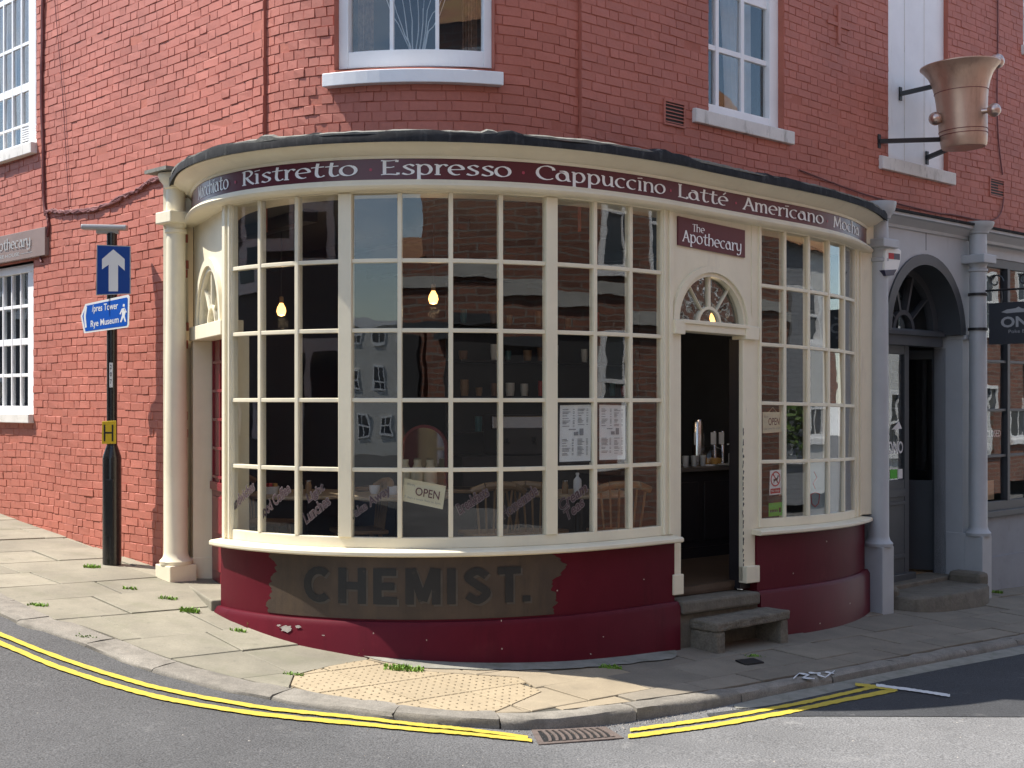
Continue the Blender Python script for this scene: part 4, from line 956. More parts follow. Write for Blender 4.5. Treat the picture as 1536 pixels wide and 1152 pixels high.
one(lambda m: m.box(BF, OP1, SD1 + .04, zfr, ZL0 + .02, -.035, .012), 'pilaster', M_cream, entr, bevel=.006)
one(lambda m: m.box(BF, OP1 + .0, SD1 + .055, zfr - .01, zfr + .13, -.035, .05), 'pilaster_base', M_cream, entr, bevel=.006)
for q0, q1 in ((SD0 - .005, OP0 + .008), (OP1 - .008, SD1 + .045)):
    one(lambda m: m.box(BF, q0, q1, ZL0 - .01, ZL1 + .004, -.1, .052), 'impost_block', M_cream, entr, bevel=.006)
ap0, ap1 = BF.a_of(1017, .012), BF.a_of(1117, .012); apz1 = BF.hit(1067, 335, .012)[1]; apz0 = BF.hit(1067, 377, .012)[1]
def slope_panel(m, e, d):
    m.fpoly(BF, [(ap0 - e, apz0 + .012 - e), (ap1 + e, apz0 - .012 - e), (ap1 + e, apz1 - .012 + e), (ap0 - e, apz1 + .012 + e)], -.01, d)
sgn = one(lambda m: slope_panel(m, 0, .016), 'name_board', M_burgl, entr)
def apo(u, v, lay): return BF.P(ap0 + u, apz0 + v - .02 * (u / (ap1 - ap0)), .0175 + lay * .0002)
WW = ap1 - ap0; HH = apz1 - apz0
one(lambda m: (glyphs(m, UN, 'The', lambda u, v, l_: apo(u + WW * .2, v + HH * .63, l_), WW * .18, HH * .17, .1, .04), glyphs(m, UN, 'Apothecary', lambda u, v, l_: apo(u + WW * .06, v + HH * .22, l_), WW * .88, HH * .27, .1, .04)), 'lettering', M_letter, entr)
for k in range(26):     # paint peeling to black wood down the right jamb
    rr = random.Random(k); y0 = 640 + k * 8.2 + rr.uniform(-2, 2); x0 = 1113.8 + rr.uniform(0, 1.0)
    one(lambda m: m.sheet([BF.P(*BF.hit(x0 + dx, y0 + dy, .0135), .0135) for dx, dy in ((0, 0), (rr.uniform(.6, 1.6), 1), (rr.uniform(.8, 2.2), rr.uniform(2, 5)), (rr.uniform(0, 1.2), rr.uniform(5, 8)), (-.3, 6))]), 'peeled_paint', M_iron, entr)
one(lambda m: m.box(BF, OP1 + .02, SD1 + .03, .3, ZL0, -.15, -.036), 'inner_door_frame', M_darkwood, entr)
# stone steps up to the door
stp = one(lambda m: m.box(BF, SD0 + .03, SD1 - .0, .18, .285, -.5, .10), 'stone_step', M_stone, bld, bevel=.02)
one(lambda m: m.box(BF, SD0 + .02, SD1 + .03, -.5, .178, -.5, .05), 'step_riser', M_stone, stp, bevel=.015)
one(lambda m: m.box(BF, SD0 + .06, SD1 - .05, .286, .35, -.5, -.1), 'threshold', M_floorw, stp, bevel=.01)
# ------------------------------------------------------------------ left column and side door
def zy(y, Y): return H + (CY - y) / FPX * Y
def column(name, c, Y, ys, mm, r0, r1, half, th, lab=None):
    """ys: ground, plinth top, ring, abacus bottom, abacus top, cap bottom, cap top"""
    zg, zp, zr, za, zb, zc, zt = [zy(y, Y) for y in ys]
    prof = [(r0 * 1.35, zp), (r0 * 1.4, zp + .03), (r0 * 1.12, zp + .06), (r0, zp + .1), (r0 * .99, zp + .8), (r1 * 1.04, zr - .6), (r1, zr - .02), (r1 * 1.16, zr - .01), (r1 * 1.16, zr + .015), (r1, zr + .025), (r1, za - .03), (r1 * 1.2, za)]
    col = one(lambda m: m.lathe((c[0], c[1], 0), prof, 28), name, mm, bld, smooth=True, label=lab)
    one(lambda m: m.obox((c[0], c[1], (zg + zp) / 2 - .1), half * 2, half * 2, zp - zg + .2, th), 'plinth', mm, col, bevel=.008)
    one(lambda m: m.obox((c[0], c[1], (za + zb) / 2), r1 * 3.2, r1 * 3.2, zb - za, th), 'abacus', mm, col, bevel=.01)
    one(lambda m: m.lathe((c[0], c[1], 0), [(r1 * 1.05, zb), (r1 * 1.02, zc), (r1 * 1.25, zc + .01), (r1 * 1.3, zc + .035), (r1 * 1.7, zc + .07), (r1 * 1.9, zt - .02), (r1 * 1.9, zt)], 28), 'capital', mm, col, smooth=True)
    return col
pc = UW.P(UW.a_of(264, .13), 0, .13)
lc = column('column', pc, pc.y, (872, 846, 348, 337, 319, 285, 262), M_cream, .098, .078, .125, R(TL), 'cream round column at the side door')
one(lambda m: m.obox((pc.x - .02, pc.y + .02, zy(258, pc.y)), .36, .36, .03, R(TL)), 'mortar_cap', M_leadtop, lc)
DA = Vector((-2.755, 11.42)); DB = Vector((-2.215, 10.24)); dd = DB - DA; DL = dd.length
DF = line_frame((DA.x + DB.x) / 2, (DA.y + DB.y) / 2, math.degrees(math.atan2(dd.y, dd.x)), DL / 2)
h2 = DL / 2
zs_d = zy(487, 10.9); zl_d = zy(508, 10.9)
b = MB(); cxd = .02; rad = .43
arched_panel(b, DF, -h2 + .0, h2, 3.40, zs_d, cxd, rad, .47, -.16, -.03)
sd = b.build('side_entrance_surround', M_cream, bld, normals=False)
one(lambda m: archband(m, DF, cxd, zs_d, rad, rad + .06, .47 / .43, -.05, .0), 'arch_moulding', M_cream, sd, smooth=True)
one(lambda m: archband(m, DF, cxd, zs_d, rad - .035, rad - .002, .47 / .43, -.07, -.02), 'arch_frame', M_cream, sd, smooth=True)
one(lambda m: archband(m, DF, cxd, zs_d, .12, .145, 1.09, -.07, -.035), 'fan_hub', M_cream, sd, smooth=True)
for t_ in (R(45), R(90), R(135)): spoke(DF, cxd, zs_d, t_, .14, rad - .03, 1.09, .028, -.068, -.037, M_cream, sd)
one(lambda m: m.fpoly(DF, [(cxd - (rad - .02) * math.cos(math.pi * i / 16), zs_d + .455 * math.sin(math.pi * i / 16)) for i in range(17)], -.056, -.052), 'pane', M_oldglass, sd)
one(lambda m: m.box(DF, -h2 + .05, h2 - .02, zl_d, zs_d + .002, -.16, .02), 'lintel', M_cream, sd, bevel=.006)
one(lambda m: m.box(DF, -h2 + .005, -h2 + .12, -.1, zl_d, -.2, -.0), 'door_jamb', M_cream, sd, bevel=.006)
one(lambda m: m.box(DF, -h2 + .0, -h2 + .125, .2, .52, -.2, .02), 'jamb_base', M_cream, sd, bevel=.006)
one(lambda m: m.box(DF, h2 - .1, h2, -.1, zl_d, -.2, -.03), 'door_jamb', M_cream, sd, bevel=.006)
FL = Vector((DA.x + .02, DA.y + .03)) - Vector((pc.x, pc.y + .02))
FLF = line_frame(pc.x + FL.x / 2, pc.y + .02 + FL.y / 2, math.degrees(math.atan2(FL.y, FL.x)), .3)
one(lambda m: m.box(FLF, -FL.length / 2 - .03, FL.length / 2 + .02, -.1, 3.70, -.12, -.02), 'filler_panel', M_cream, sd)
one(lambda m: m.box(BF, FA0 - .02, -.3, 3.37, 3.70, -.3, -.05), 'soffit_block', M_cream, sd)
ds0, ds1 = -h2 + .12, h2 - .1
door = one(lambda m: m.box(DF, ds0, ds1, .33, zl_d, -.2, -.16), 'red_door', M_reddoor, bld)
for k in range(2):
    for j, (z0, z1) in enumerate(((.42, .66), (.74, 1.05))):
        a0 = ds0 + .07 + k * (ds1 - ds0 - .05) / 2; a1 = a0 + (ds1 - ds0 - .19) / 2
        one(lambda m: m.box(DF, a0, a1, z0, z1, -.17, -.148), 'door_panel', M_reddoor, door, bevel=.01)
one(lambda m: m.box(DF, ds0, ds1, 1.1, 1.17, -.19, -.14), 'lock_rail', M_reddoor, door, bevel=.005)
for k in range(5):
    one(lambda m: m.box(DF, ds0 + .06, ds1 - .06, 1.2 + k * .24, 1.225 + k * .24, -.17, -.145), 'door_bar', M_reddoor, door, bevel=.003)
for k in range(3): one(lambda m: m.box(DF, ds0 + .06 + k * .28, ds0 + .085 + k * .28, 1.17, zl_d, -.171, -.146), 'door_bar', M_reddoor, door)
one(lambda m: m.lathe(DF.P(ds1 - .09, 1.12, -.12), [(.0, -.02), (.025, -.015), (.03, 0), (.022, .015), (0, .02)], 12), 'door_knob', M_iron, door, smooth=True)
one(lambda m: m.box(DF, -h2 + .06, h2 + .02, -.2, .325, -.28, .1), 'door_step', M_york, bld, bevel=.012)

one(lambda m: m.box(BF, 7.06, 7.45, -.3, 3.5, -.12, -.03), 'end_filler', M_bluegrey, bld)
# ------------------------------------------------------------------ grey shop front to the right
dG = .2
c1 = UW.P(UW.a_of(1318, .32), 0, .32); c2 = UW.P(UW.a_of(1467, .32), 0, .32)
e0_ = BF.P(7.0, 0, -.0).xy; e1_ = Vector((c1.x - .04, c1.y - .02)); ev = e1_ - e0_
EF = line_frame((e0_.x + e1_.x) / 2, (e0_.y + e1_.y) / 2, math.degrees(math.atan2(ev.y, ev.x)), ev.length / 2)
one(lambda m: m.box(EF, -ev.length / 2 - .01, ev.length / 2, RZ, 3.36, -.05, .0), 'end_post', M_cream, side, bevel=.006)
one(lambda m: m.box(EF, -ev.length / 2 - .01, ev.length / 2, 3.36, 3.66, -.05, .02), 'end_block', M_cream, side, bevel=.006)
grey = MB()
ga0, ga1 = UW.a_of(1318, dG) - .05, UW.a_of(1462, dG)
gcx = UW.a_of(1389, dG); gr_ = .80; gzs = zy(500, 14.0); gz1 = 3.62
arched_panel(grey, UW, ga0, ga1, gz1, gzs, gcx, gr_, .79, -.14, dG)
gs = grey.build('grey_shopfront', M_bluegrey, bld, normals=False)
column('column', c1, c1.y, (918, 819, 391, 373, 360, 330, 304), M_bluegrey, .098, .088, .105, R(TR_), 'blue grey column beside the bay')
column('column', c2, c2.y, (898, 803, 406, 396, 383, 352, 334), M_bluegrey, .098, .088, .105, R(TR_), 'blue grey column holding the hanging sign')
for a0, a1 in ((ga0, gcx - gr_), (gcx + gr_, ga1)):
    one(lambda m: m.box(UW, a0, a1, -.6, gzs, -.14, dG - .01), 'pilaster', M_bluegrey, gs)
one(lambda m: m.box(UW, gcx + gr_ - .01, gcx + gr_ + .2, -.6, zy(803, 14.1), 0, dG + .05), 'pilaster_base', M_bluegrey, gs, bevel=.006)
one(lambda m: m.box(UW, gcx + gr_ - .01, gcx + gr_ + .19, gzs - .05, gzs + .0, 0, dG + .03), 'impost', M_bluegrey, gs, bevel=.006)
GC = [(-.05, gz1 - .03), (dG + .02, gz1 - .03), (dG + .03, gz1 + .0), (dG + .1, gz1 + .06), (dG + .14, gz1 + .07), (dG + .14, gz1 + .1), (-.05, gz1 + .13)]
one(lambda m: m.sweep(UW, ga0 - .1, LARC + 8.8, GC, n=1), 'cornice', M_bluegrey, gs)
one(lambda m: m.sweep(UW, ga0 - .1, LARC + 8.8, [(-.05, gz1 + .105), (dG + .16, gz1 + .102), (dG + .165, gz1 + .125), (-.05, gz1 + .17)], n=1), 'lead_capping', M_lead, gs)
one(lambda m: m.box(UW, gcx - .005, gcx + .005, gzs + .85, gz1 - .03, dG - .005, dG + .002), 'panel_joint', M_dkgrey, gs)
one(lambda m: archband(m, UW, gcx, gzs, gr_ - .09, gr_ + .02, .985, -.16, dG + .02), 'arch_frame', M_dkgrey, gs, smooth=True)
one(lambda m: archband(m, UW, gcx, gzs + .03, .60, .715, .98, -.12, -.04), 'fan_frame', M_dkgrey, gs, smooth=True)
one(lambda m: archband(m, UW, gcx, gzs + .03, .17, .22, .98, -.12, -.05), 'fan_hub', M_dkgrey, gs, smooth=True)
for t_ in (36, 72, 108, 144): spoke(UW, gcx, gzs + .03, R(t_), .2, .62, .98, .045, -.12, -.05, M_dkgrey, gs)
one(lambda m: m.fpoly(UW, [(gcx - .62 * math.cos(math.pi * i / 16), gzs + .03 + .6 * math.sin(math.pi * i / 16)) for i in range(17)], -.095, -.09), 'pane', M_glass, gs)
one(lambda m: m.box(UW, gcx - gr_ + .09, gcx + gr_ - .07, gzs - .13, gzs + .045, -.16, .0), 'door_head', M_dkgrey, gs, bevel=.008)
one(lambda m: m.box(UW, gcx - gr_ + .06, gcx + gr_ - .05, gzs - .02, gzs + .03, -.16, .03), 'door_head_ledge', M_dkgrey, gs, bevel=.006)
zfloor = zy(868, 14.0)
ja = UW.a_of(1421, -.05)
one(lambda m: m.box(UW, ja, gcx + gr_ - .0, -.3, gzs - .13, -.16, .0), 'door_jamb', M_dkgrey, gs, bevel=.006)
one(lambda m: m.box(UW, ja + .06, gcx + gr_ + .002, -.3, gzs - .05, -.0, dG - .02), 'door_reveal', M_dkgrey, gs)
la1 = UW.a_of(1363, -.08); la0 = gcx - gr_ + .06
dpw = la1 - la0
gz_b, gz_t = zy(722, 13.7), gzs - .22
def leafframe(m, F, a0, a1, z0, zg0, zg1, z1, st, d0, d1):
    m.box(F, a0, a0 + st, z0, z1, d0, d1); m.box(F, a1 - st, a1, z0, z1, d0, d1); m.box(F, a0 + st, a1 - st, zg1, z1, d0, d1 - .002); m.box(F, a0 + st, a1 - st, z0, zg0, d0, d1 - .004)
fd = one(lambda m: leafframe(m, UW, la0, la1, zfloor - .02, gz_b, gz_t, gzs - .12, .09, -.12, -.075), 'fixed_door_leaf', M_dkgrey, gs, bevel=.004)
# the pane, mouldings and stickers are kept at the same depth as the leaf
one(lambda m: m.box(UW, la0 + .085, la1 - .085, gz_b - .005, gz_t + .005, -.1, -.096), 'pane', M_glass, gs)
for (z0, z1) in ((zy(748, 13.7), zy(736, 13.7)), (zy(760, 13.7), zy(755, 13.7)), (zy(842, 13.7), zy(836, 13.7))):
    one(lambda m: m.box(UW, la0 + .12, la1 - .1, z0, z1, -.08, -.062), 'door_moulding', M_dkgrey, gs, bevel=.004)
one(lambda m: m.box(UW, la0, la1 + .05, zfloor - .05, zfloor + .06, -.12, -.02), 'door_foot', M_dkgrey, gs, bevel=.008)
og0 = UW.P(la0, 0, -.094)
one(lambda m: put_text(m, 'ONO', on(UW, la1 - .40, zy(682, 13.7), -.0945), 0, 0, .31, .13, bold=.02), 'lettering', M_signw, gs)
one(lambda m: m.fpoly(UW, [(la1 - .32, zy(645, 13.7)), (la1 - .17, zy(633, 13.7)), (la1 - .11, zy(644, 13.7))], -.0955, -.0945), 'lettering', M_signw, gs)
one(lambda m: m.box(UW, la1 - .19, la1 - .10, gz_b + .01, gz_b + .11, -.0955, -.094), 'sticker', M_paper, gs)
one(lambda m: m.box(UW, la1 - .35, la1 - .21, gz_b + .015, gz_b + .11, -.0955, -.094), 'sticker', M_green, gs)
# open leaf, hinged on the right jamb and swung inwards
hp = UW.P(ja, 0, -.1); e0 = UW.P(ja - .22, 0, -.72)
OF = line_frame((hp.x + e0.x) / 2, (hp.y + e0.y) / 2, math.degrees(math.atan2(hp.y - e0.y, hp.x - e0.x)), (hp - e0).length / 2)
ol = (hp - e0).length / 2
od = one(lambda m: leafframe(m, OF, -ol, ol, zfloor, zy(725, 14.2), gzs - .25, gzs - .15, .1, -.02, .022), 'open_door_leaf', M_dkgrey, gs, bevel=.004)
one(lambda m: m.box(OF, -ol + .095, ol - .095, zy(725, 14.2), gzs - .24, -.003, .001), 'pane', M_glass, gs)
one(lambda m: m.tube([OF.P(-ol + .05, zy(698, 14.3), .02), OF.P(-ol + .05, zy(698, 14.3), .06), OF.P(-ol + .05, zy(666, 14.3), .06), OF.P(-ol + .05, zy(666, 14.3), .02)], .011, 8), 'pull_handle', M_chrome, gs, smooth=True)
one(lambda m: m.tube([OF.P(-ol + .05, zy(698, 14.3), -.02), OF.P(-ol + .05, zy(698, 14.3), -.06), OF.P(-ol + .05, zy(666, 14.3), -.06), OF.P(-ol + .05, zy(666, 14.3), -.02)], .011, 8), 'pull_handle', M_chrome, gs, smooth=True)
# worn half round step
sa0, sa1 = UW.a_of(1344, .35), UW.a_of(1466, .35)
def hstep(m, r0, d0, z0, z1, sq=.62):
    cx_ = (sa0 + sa1) / 2; n = 26; rx = (sa1 - sa0) / 2 * r0; vs = []
    az = [(cx_ + rx * math.copysign(abs(math.cos(math.pi * i / n)) ** sq, math.cos(math.pi * i / n)), d0 * abs(math.sin(math.pi * i / n)) ** .55) for i in range(n + 1)]
    vs = []
    for lev, (e, z) in enumerate(((0, z0), (0, z1 - .03), (.012, z1 - .008), (.04, z1))):
        for a_, d_ in az: vs.append(UW.P(cx_ + (a_ - cx_) * (1 - e) , z + random.uniform(-.004, .004), max(-.1, d_ - e) + .1))
    k = len(az); m.add(vs, [(l_ * k + i, l_ * k + i + 1, (l_ + 1) * k + i + 1, (l_ + 1) * k + i) for l_ in range(3) for i in range(k - 1)] + [tuple(range(3 * k, 4 * k))])
zst = zy(880, 13.8)
hs = one(lambda m: hstep(m, 1.0, .56, -.5, zst), 'doorstep', M_stone, bld, smooth=True)
one(lambda m: m.box(UW, sa0 + .05, sa1 - .05, -.3, zfloor - .01, -.2, .12), 'threshold', M_stone, hs, bevel=.015)
one(lambda m: m.box(UW, sa1 - .22, sa1 - .02, zst - .05, zst + .11, .12, .5), 'worn_block', M_stone, hs, bevel=.045)
one(lambda m: m.box(UW, sa0 + .0, sa0 + .12, zst - .05, zst + .08, .12, .34), 'worn_block', M_stone, hs, bevel=.04)
# window right of the second column
wa0 = UW.a_of(1478, .12) - .1; wa1 = wa0 + 2.2
gcells = [(wa0 + .12, UW.a_of(1510, .12)), (UW.a_of(1514, .12), UW.a_of(1514, .12) + .5), (UW.a_of(1514, .12) + .55, UW.a_of(1514, .12) + 1.05)]
grows = sorted(zpairs(UW, 1512, [(404, 541), (545, 613), (617, 681), (685, 750)], .12))
gw = glazed('shop_window', UW, gcells, grows, .09, .05, .12, (wa0, gcells[-1][1] + .08, zy(768, 15.1), grows[-1][1] + .1), M_dkgrey, M_glass)
one(lambda m: m.box(UW, wa0, wa1, zy(775, 15.0), zy(766, 15.0), .02, .17), 'sill', M_dkgrey, gw, bevel=.005)
one(lambda m: m.box(UW, wa0, wa1 + 3, -.7, zy(775, 15.0), -.1, .125), 'stall_riser', M_bluegrey2, gs)
one(lambda m: m.box(UW, wa0, wa1 + 3, -.7, zy(835, 15.0), -.1, .15), 'plinth', M_bluegrey2, gs)
one(lambda m: m.box(UW, wa0, wa1 + 3, grows[-1][1] + .1, gz1, -.1, .13), 'frieze', M_bluegrey, gs)
one(lambda m: m.box(UW, gcells[-1][1] + .08, wa1 + 3, zy(775, 15.0), grows[-1][1] + .1, -.1, .1), 'end_wall', M_bluegrey2, gs)
# lining of the grey shop
def lining(m):
    a0, a1 = ga0 - .3, wa1 + .6; z0, z1, d = zfloor - .02, gz1, -2.6
    m.add([UW.P(a0, z0, -.13), UW.P(a1, z0, -.13), UW.P(a1, z1, -.13), UW.P(a0, z1, -.13), UW.P(a0, z0, d), UW.P(a1, z0, d), UW.P(a1, z1, d), UW.P(a0, z1, d)], [(4, 5, 6, 7), (3, 2, 6, 7), (0, 4, 7, 3), (1, 5, 6, 2)])
one(lining, 'room_lining', M_dark, gs)
one(lambda m: m.box(UW, ga0 - .3, wa1 + .6, zfloor - .1, zfloor - .021, -2.6, -.12), 'floor', M_wood, gs)

# ------------------------------------------------------------------ street furniture and hung things
pb = G(168, 846); PY = pb.y
pole = thing('sign_post', pb, 'black lamp and sign post carrying blue direction signs beside the red brick wall', 'sign post')
zt1, zt0 = zy(668, PY), zy(684, PY)
one(lambda m: m.lathe((pb.x, pb.y, 0), [(.081, pb.z - .1), (.081, zt0 - .02), (.078, zt0), (.047, zt1), (.045, zt1)], 24), 'base_section', M_pole, pole, smooth=True)
one(lambda m: m.lathe((pb.x, pb.y, 0), [(.045, zt1 - .02), (.045, zy(350, PY)), (.0, zy(349, PY))], 20), 'shaft', M_pole, pole, smooth=True)
one(lambda m: m.box(line_frame(pb.x, pb.y, 0, .1), -.03, .035, pb.z + .25, pb.z + .75, .076, .083), 'access_door', M_pole, pole, bevel=.004)
lf = line_frame(pb.x, pb.y, 8, .5)
lz = zy(345, PY)
lamp = one(lambda m: m.sweep(lf, -.255, .13, [(-.06, lz), (.06, lz - .005), (.07, lz + .015), (.06, lz + .04), (-.06, lz + .05), (-.07, lz + .02)], n=1), 'lamp_head', M_lampgrey, pole, bevel=.008)
one(lambda m: m.sweep(lf, -.13, .06, [(-.03, lz - .035), (.03, lz - .035), (.045, lz), (-.045, lz)], n=1), 'lamp_bracket', M_lampgrey, lamp)
SF = line_frame(pb.x, pb.y, -4, 1.)
def plate_px(F, pts, d0, d1): return lambda m: m.fpoly(F, [F.hit(x, y, d1) for x, y in pts], d0, d1)
sg1 = one(plate_px(SF, [(144, 443), (196, 441), (196, 369), (145, 367)], .06, .066), 'one_way_sign', M_signg, pole)
one(plate_px(SF, [(145.5, 441.5), (194.5, 439.7), (194.6, 370.3), (146.3, 368.5)], .066, .0675), 'sign_face', M_blue, sg1)
one(plate_px(SF, [(163, 437), (177, 437), (177, 397), (187, 406), (187, 388.5), (170, 374), (153, 388.5), (153, 404), (163, 397)], .0675, .0685), 'arrow', M_signw, sg1)
DS = line_frame(pb.x - .0, pb.y, -36, 1.)
sg2 = one(plate_px(DS, [(126, 500), (191, 491), (193, 488), (194, 445), (192, 442), (128, 456), (121, 474)], .05, .056), 'direction_sign', M_signw, pole)
one(plate_px(DS, [(128, 497), (189.5, 488.5), (190.8, 486), (191.5, 448), (190, 446), (129.8, 458.5), (123.5, 474)], .056, .0575), 'sign_face', M_blue2, sg2)
def wquad(pts, d):       # map a unit box to a px quad: bl, br, tr, tl
    P4 = [Vector((*DS.hit(x, y, d),)) for x, y in pts]
    def f(u, v, lay):
        q = P4[0].lerp(P4[1], u).lerp(P4[3].lerp(P4[2], u), v); return DS.P(q.x, q.y, d + lay * .0002)
    return f
one(lambda m: put_text(m, '/pres Tower', wquad([(138, 471), (177, 466.5), (177, 452.5), (138, 458)], .0585), 0, 0, 1, 1, bold=.012), 'lettering', M_signw, sg2)
one(lambda m: put_text(m, 'Rye Museum', wquad([(136, 494), (178, 487), (178, 474), (136, 481)], .0585), 0, 0, 1, 1, bold=.012), 'lettering', M_signw, sg2)
one(plate_px(DS, [(125.5, 474), (127.5, 492), (130, 491), (128.5, 474.5), (130.5, 460), (128, 459.5)], .0575, .0585), 'chevron', M_signw, sg2)
def walker(m):
    for pts in ([(184, 460), (187, 460), (187, 456), (184.5, 456)], [(182.5, 463), (187, 461.5), (188.5, 468), (187, 474), (189, 482), (187.3, 483), (185, 476), (182, 483.5), (180, 483), (183, 473)], [(182.5, 463), (183.5, 466), (180.5, 472), (179.3, 471)], [(187, 461.5), (190, 468), (189.2, 469), (186, 465)]):
        m.fpoly(DS, [DS.hit(x, y, .0585) for x, y in pts], .0575, .0585)
one(walker, 'walking_figure', M_signw, sg2)
HF = line_frame(pb.x, pb.y, -8, 1.)
hyd = one(plate_px(HF, [(152.5, 666), (174, 665.5), (174, 631), (153, 632)], .05, .055), 'hydrant_plate', M_yell, pole, bevel=.003)
def hh(m):
    for pts in ([(155.5, 662), (158, 662), (158, 637), (155.5, 637)], [(167.5, 662), (170, 662), (170, 637), (167.5, 637)], [(158, 650.5), (167.5, 650.5), (167.5, 647.8), (158, 647.8)]): m.fpoly(HF, [HF.hit(x, y, .057) for x, y in pts], .055, .0565)
one(hh, 'lettering', M_blackp, hyd)
one(plate_px(HF, [(164, 581), (169, 581), (169, 544), (164, 544)], .046, .0475), 'number_label', M_signw, pole)
def nums(m):
    f = lambda v0: (lambda u, v, l_: HF.P(HF.a_of(165, .048) + u, zy(v0, PY) + v, .0482))
    for ch, yy in (('2', 554), ('0', 565), ('7', 576)): put_text(m, ch, f(yy), 0, 0, .016, .04, bold=.02)
one(nums, 'lettering', M_blackp, pole)

# copper mortar hung from black arms
mY = 13.65
mc = at(1446, 160, mY)
mort = thing('mortar_sign', (mc.x, mc.y, zy(221, mY)), 'giant copper pharmacist mortar sign with ball knobs on black iron arms', 'shop sign')
s_ = mY / FPX
prof = [(0, 222), (31, 222), (33, 219), (34.5, 206), (35, 196), (36, 170), (37.5, 150), (39, 138), (42, 125), (47, 113), (53, 105), (58, 100), (58, 98.5), (52, 101), (46, 108), (40, 118), (38, 130), (33, 200), (0, 205)]
TILT = Vector((-.05, 0, 1)).normalized()
body = one(lambda m: m.lathe((mc.x, mc.y, zy(221, mY)), [(r * s_, (221 - y) * s_) for r, y in prof], 40, axis=TILT), 'mortar', M_copper, mort, smooth=True)
for yy, rr in ((139, 39.2), (197, 35.4), (203, 35.1)):
    one(lambda m: m.lathe((mc.x, mc.y, zy(221, mY)), [((rr - 1) * s_, (221 - yy) * s_ - .004), (rr * s_ + .002, (221 - yy) * s_ - .003), (rr * s_ + .002, (221 - yy) * s_ + .003), ((rr - 1) * s_, (221 - yy) * s_ + .004)], 40, axis=TILT), 'band_line', M_cable, body, smooth=True)
def ball(c, r, par, mm):
    return one(lambda m: m.lathe(c, [(r * math.sin(math.pi * i / 12), -r * math.cos(math.pi * i / 12)) for i in range(13)], 20), 'knob', mm, par, smooth=True)
for x, y, dx, Yb in ((1403, 178, 12, mY - .05), (1491, 165, -16, mY - .25)):
    p = at(x, y, Yb); ball(p, 10 * s_, mort, M_copball); q = at(x + dx * 1.2, y + 2, Yb + .06)
    one(lambda m: m.tube([p, q], .028, 10), 'knob_stem', M_copball, mort, smooth=True)
pk = at(1495, 92, mY + .1); ball(pk, 11.5 * s_, mort, M_copball)
one(lambda m: m.tube([pk, at(1470, 130, mY), at(1452, 195, mY)], [.03, .03, .04], 10), 'pestle', M_copball, mort, smooth=True)
def arm(p0, p1, w):
    def f(m):
        d_ = (Vector(p1) - Vector(p0)); L = d_.length; q = d_.to_track_quat('X', 'Z')
        vs = [Vector(p0) + q @ Vector((x, y * w / 2, z * w / 2)) for x in (0, L) for y in (-1, 1) for z in (-1, 1)]
        m.add(vs, [(0, 1, 3, 2), (4, 6, 7, 5), (0, 4, 5, 1), (2, 3, 7, 6), (0, 2, 6, 4), (1, 5, 7, 3)])
    one(f, 'bracket_arm', M_iron, mort)
for (x0, y0, d0), tgt in (((1350, 141, -.045), at(1416, 126, mY + .1)), ((1318, 212, .0), at(1420, 209, mY + .05)), ((1390, 237, -.045), at(1440, 216, mY + .08))):
    a_, z_ = UW.hit(x0, y0, d0); P0 = UW.P(a_, z_, d0); arm(P0, tgt, .042)
    one(lambda m: m.box(UW, a_ - .025, a_ + .025, z_ - .07, z_ + .07, d0, d0 + .012), 'wall_plate', M_iron, mort)

# hanging shop sign on the second grey column
ca = UW.a_of(1467, .32)
PS = Frame([0, 1.6], [0, 0], [0, 0], [0, 0])
o0 = UW.P(ca, 0, .42); nrm = Vector((nR.x, nR.y, 0))
th_s = math.atan2(nR.y, nR.x)
PS = Frame([0, 1.8], [o0.x, o0.x + 1.8 * nR.x], [o0.y, o0.y + 1.8 * nR.y], [th_s, th_s])
ono = thing('hanging_sign', PS.P(.5, zy(520, 13.8)), 'dark slate hanging sign reading ONO on a black scrolled bracket', 'shop sign')
oa = PS.a_of(1484); oz1, oz0 = PS.hit(1484, 455)[1], PS.hit(1484, 517)[1]
brd = one(lambda m: m.box(PS, oa, oa + .74, oz0, oz1, -.012, .012), 'board', mat('slate_signboard', (.035, .038, .046), .45, .06), ono, bevel=.003)
one(lambda m: put_text(m, 'ONO', on(PS, oa + .135, oz0 + .175, .0135), 0, 0, .46, .115, bold=.03), 'lettering', M_signg, ono)
one(lambda m: put_text(m, 'Poke Bowls', on(PS, oa + .22, oz0 + .115, .0135), 0, 0, .3, .035), 'lettering', M_signg, ono)
one(lambda m: m.fpoly(PS, [(oa + .14, oz0 + .34), (oa + .2, oz0 + .365), (oa + .3, oz0 + .375), (oa + .33, oz0 + .39), (oa + .36, oz0 + .37), (oa + .5, oz0 + .35), (oa + .56, oz0 + .365), (oa + .54, oz0 + .33), (oa + .3, oz0 + .33), (oa + .2, oz0 + .325)], .012, .0135), 'fish_emblem', M_signg, ono)
bz = PS.hit(1484, 436)[1]
one(lambda m: m.tube([PS.P(-.02, bz, 0), PS.P(.95, bz, 0)], .011, 8), 'bracket_bar', M_iron, ono, smooth=True)
one(lambda m: m.tube([PS.P(-.03, oz0 - .05, 0), PS.P(-.03, bz + .18, 0)], .013, 8), 'bracket_upright', M_iron, ono, smooth=True)
for c_ in (.1, .42):
    one(lambda m: m.tube([PS.P(c_ + (.085 - .011 * k / 2) * math.cos(k * .5), bz + .09 + (.085 - .011 * k / 2) * math.sin(k * .5), 0) for k in range(14)], .009, 6), 'scroll', M_iron, ono, smooth=True)
for c_ in (.13, .62):
    one(lambda m: m.tube([PS.P(oa + c_, bz, 0), PS.P(oa + c_ + .01, (bz + oz1) / 2, 0), PS.P(oa + c_, oz1, 0)], .009, 6), 'hook', M_iron, ono, smooth=True)
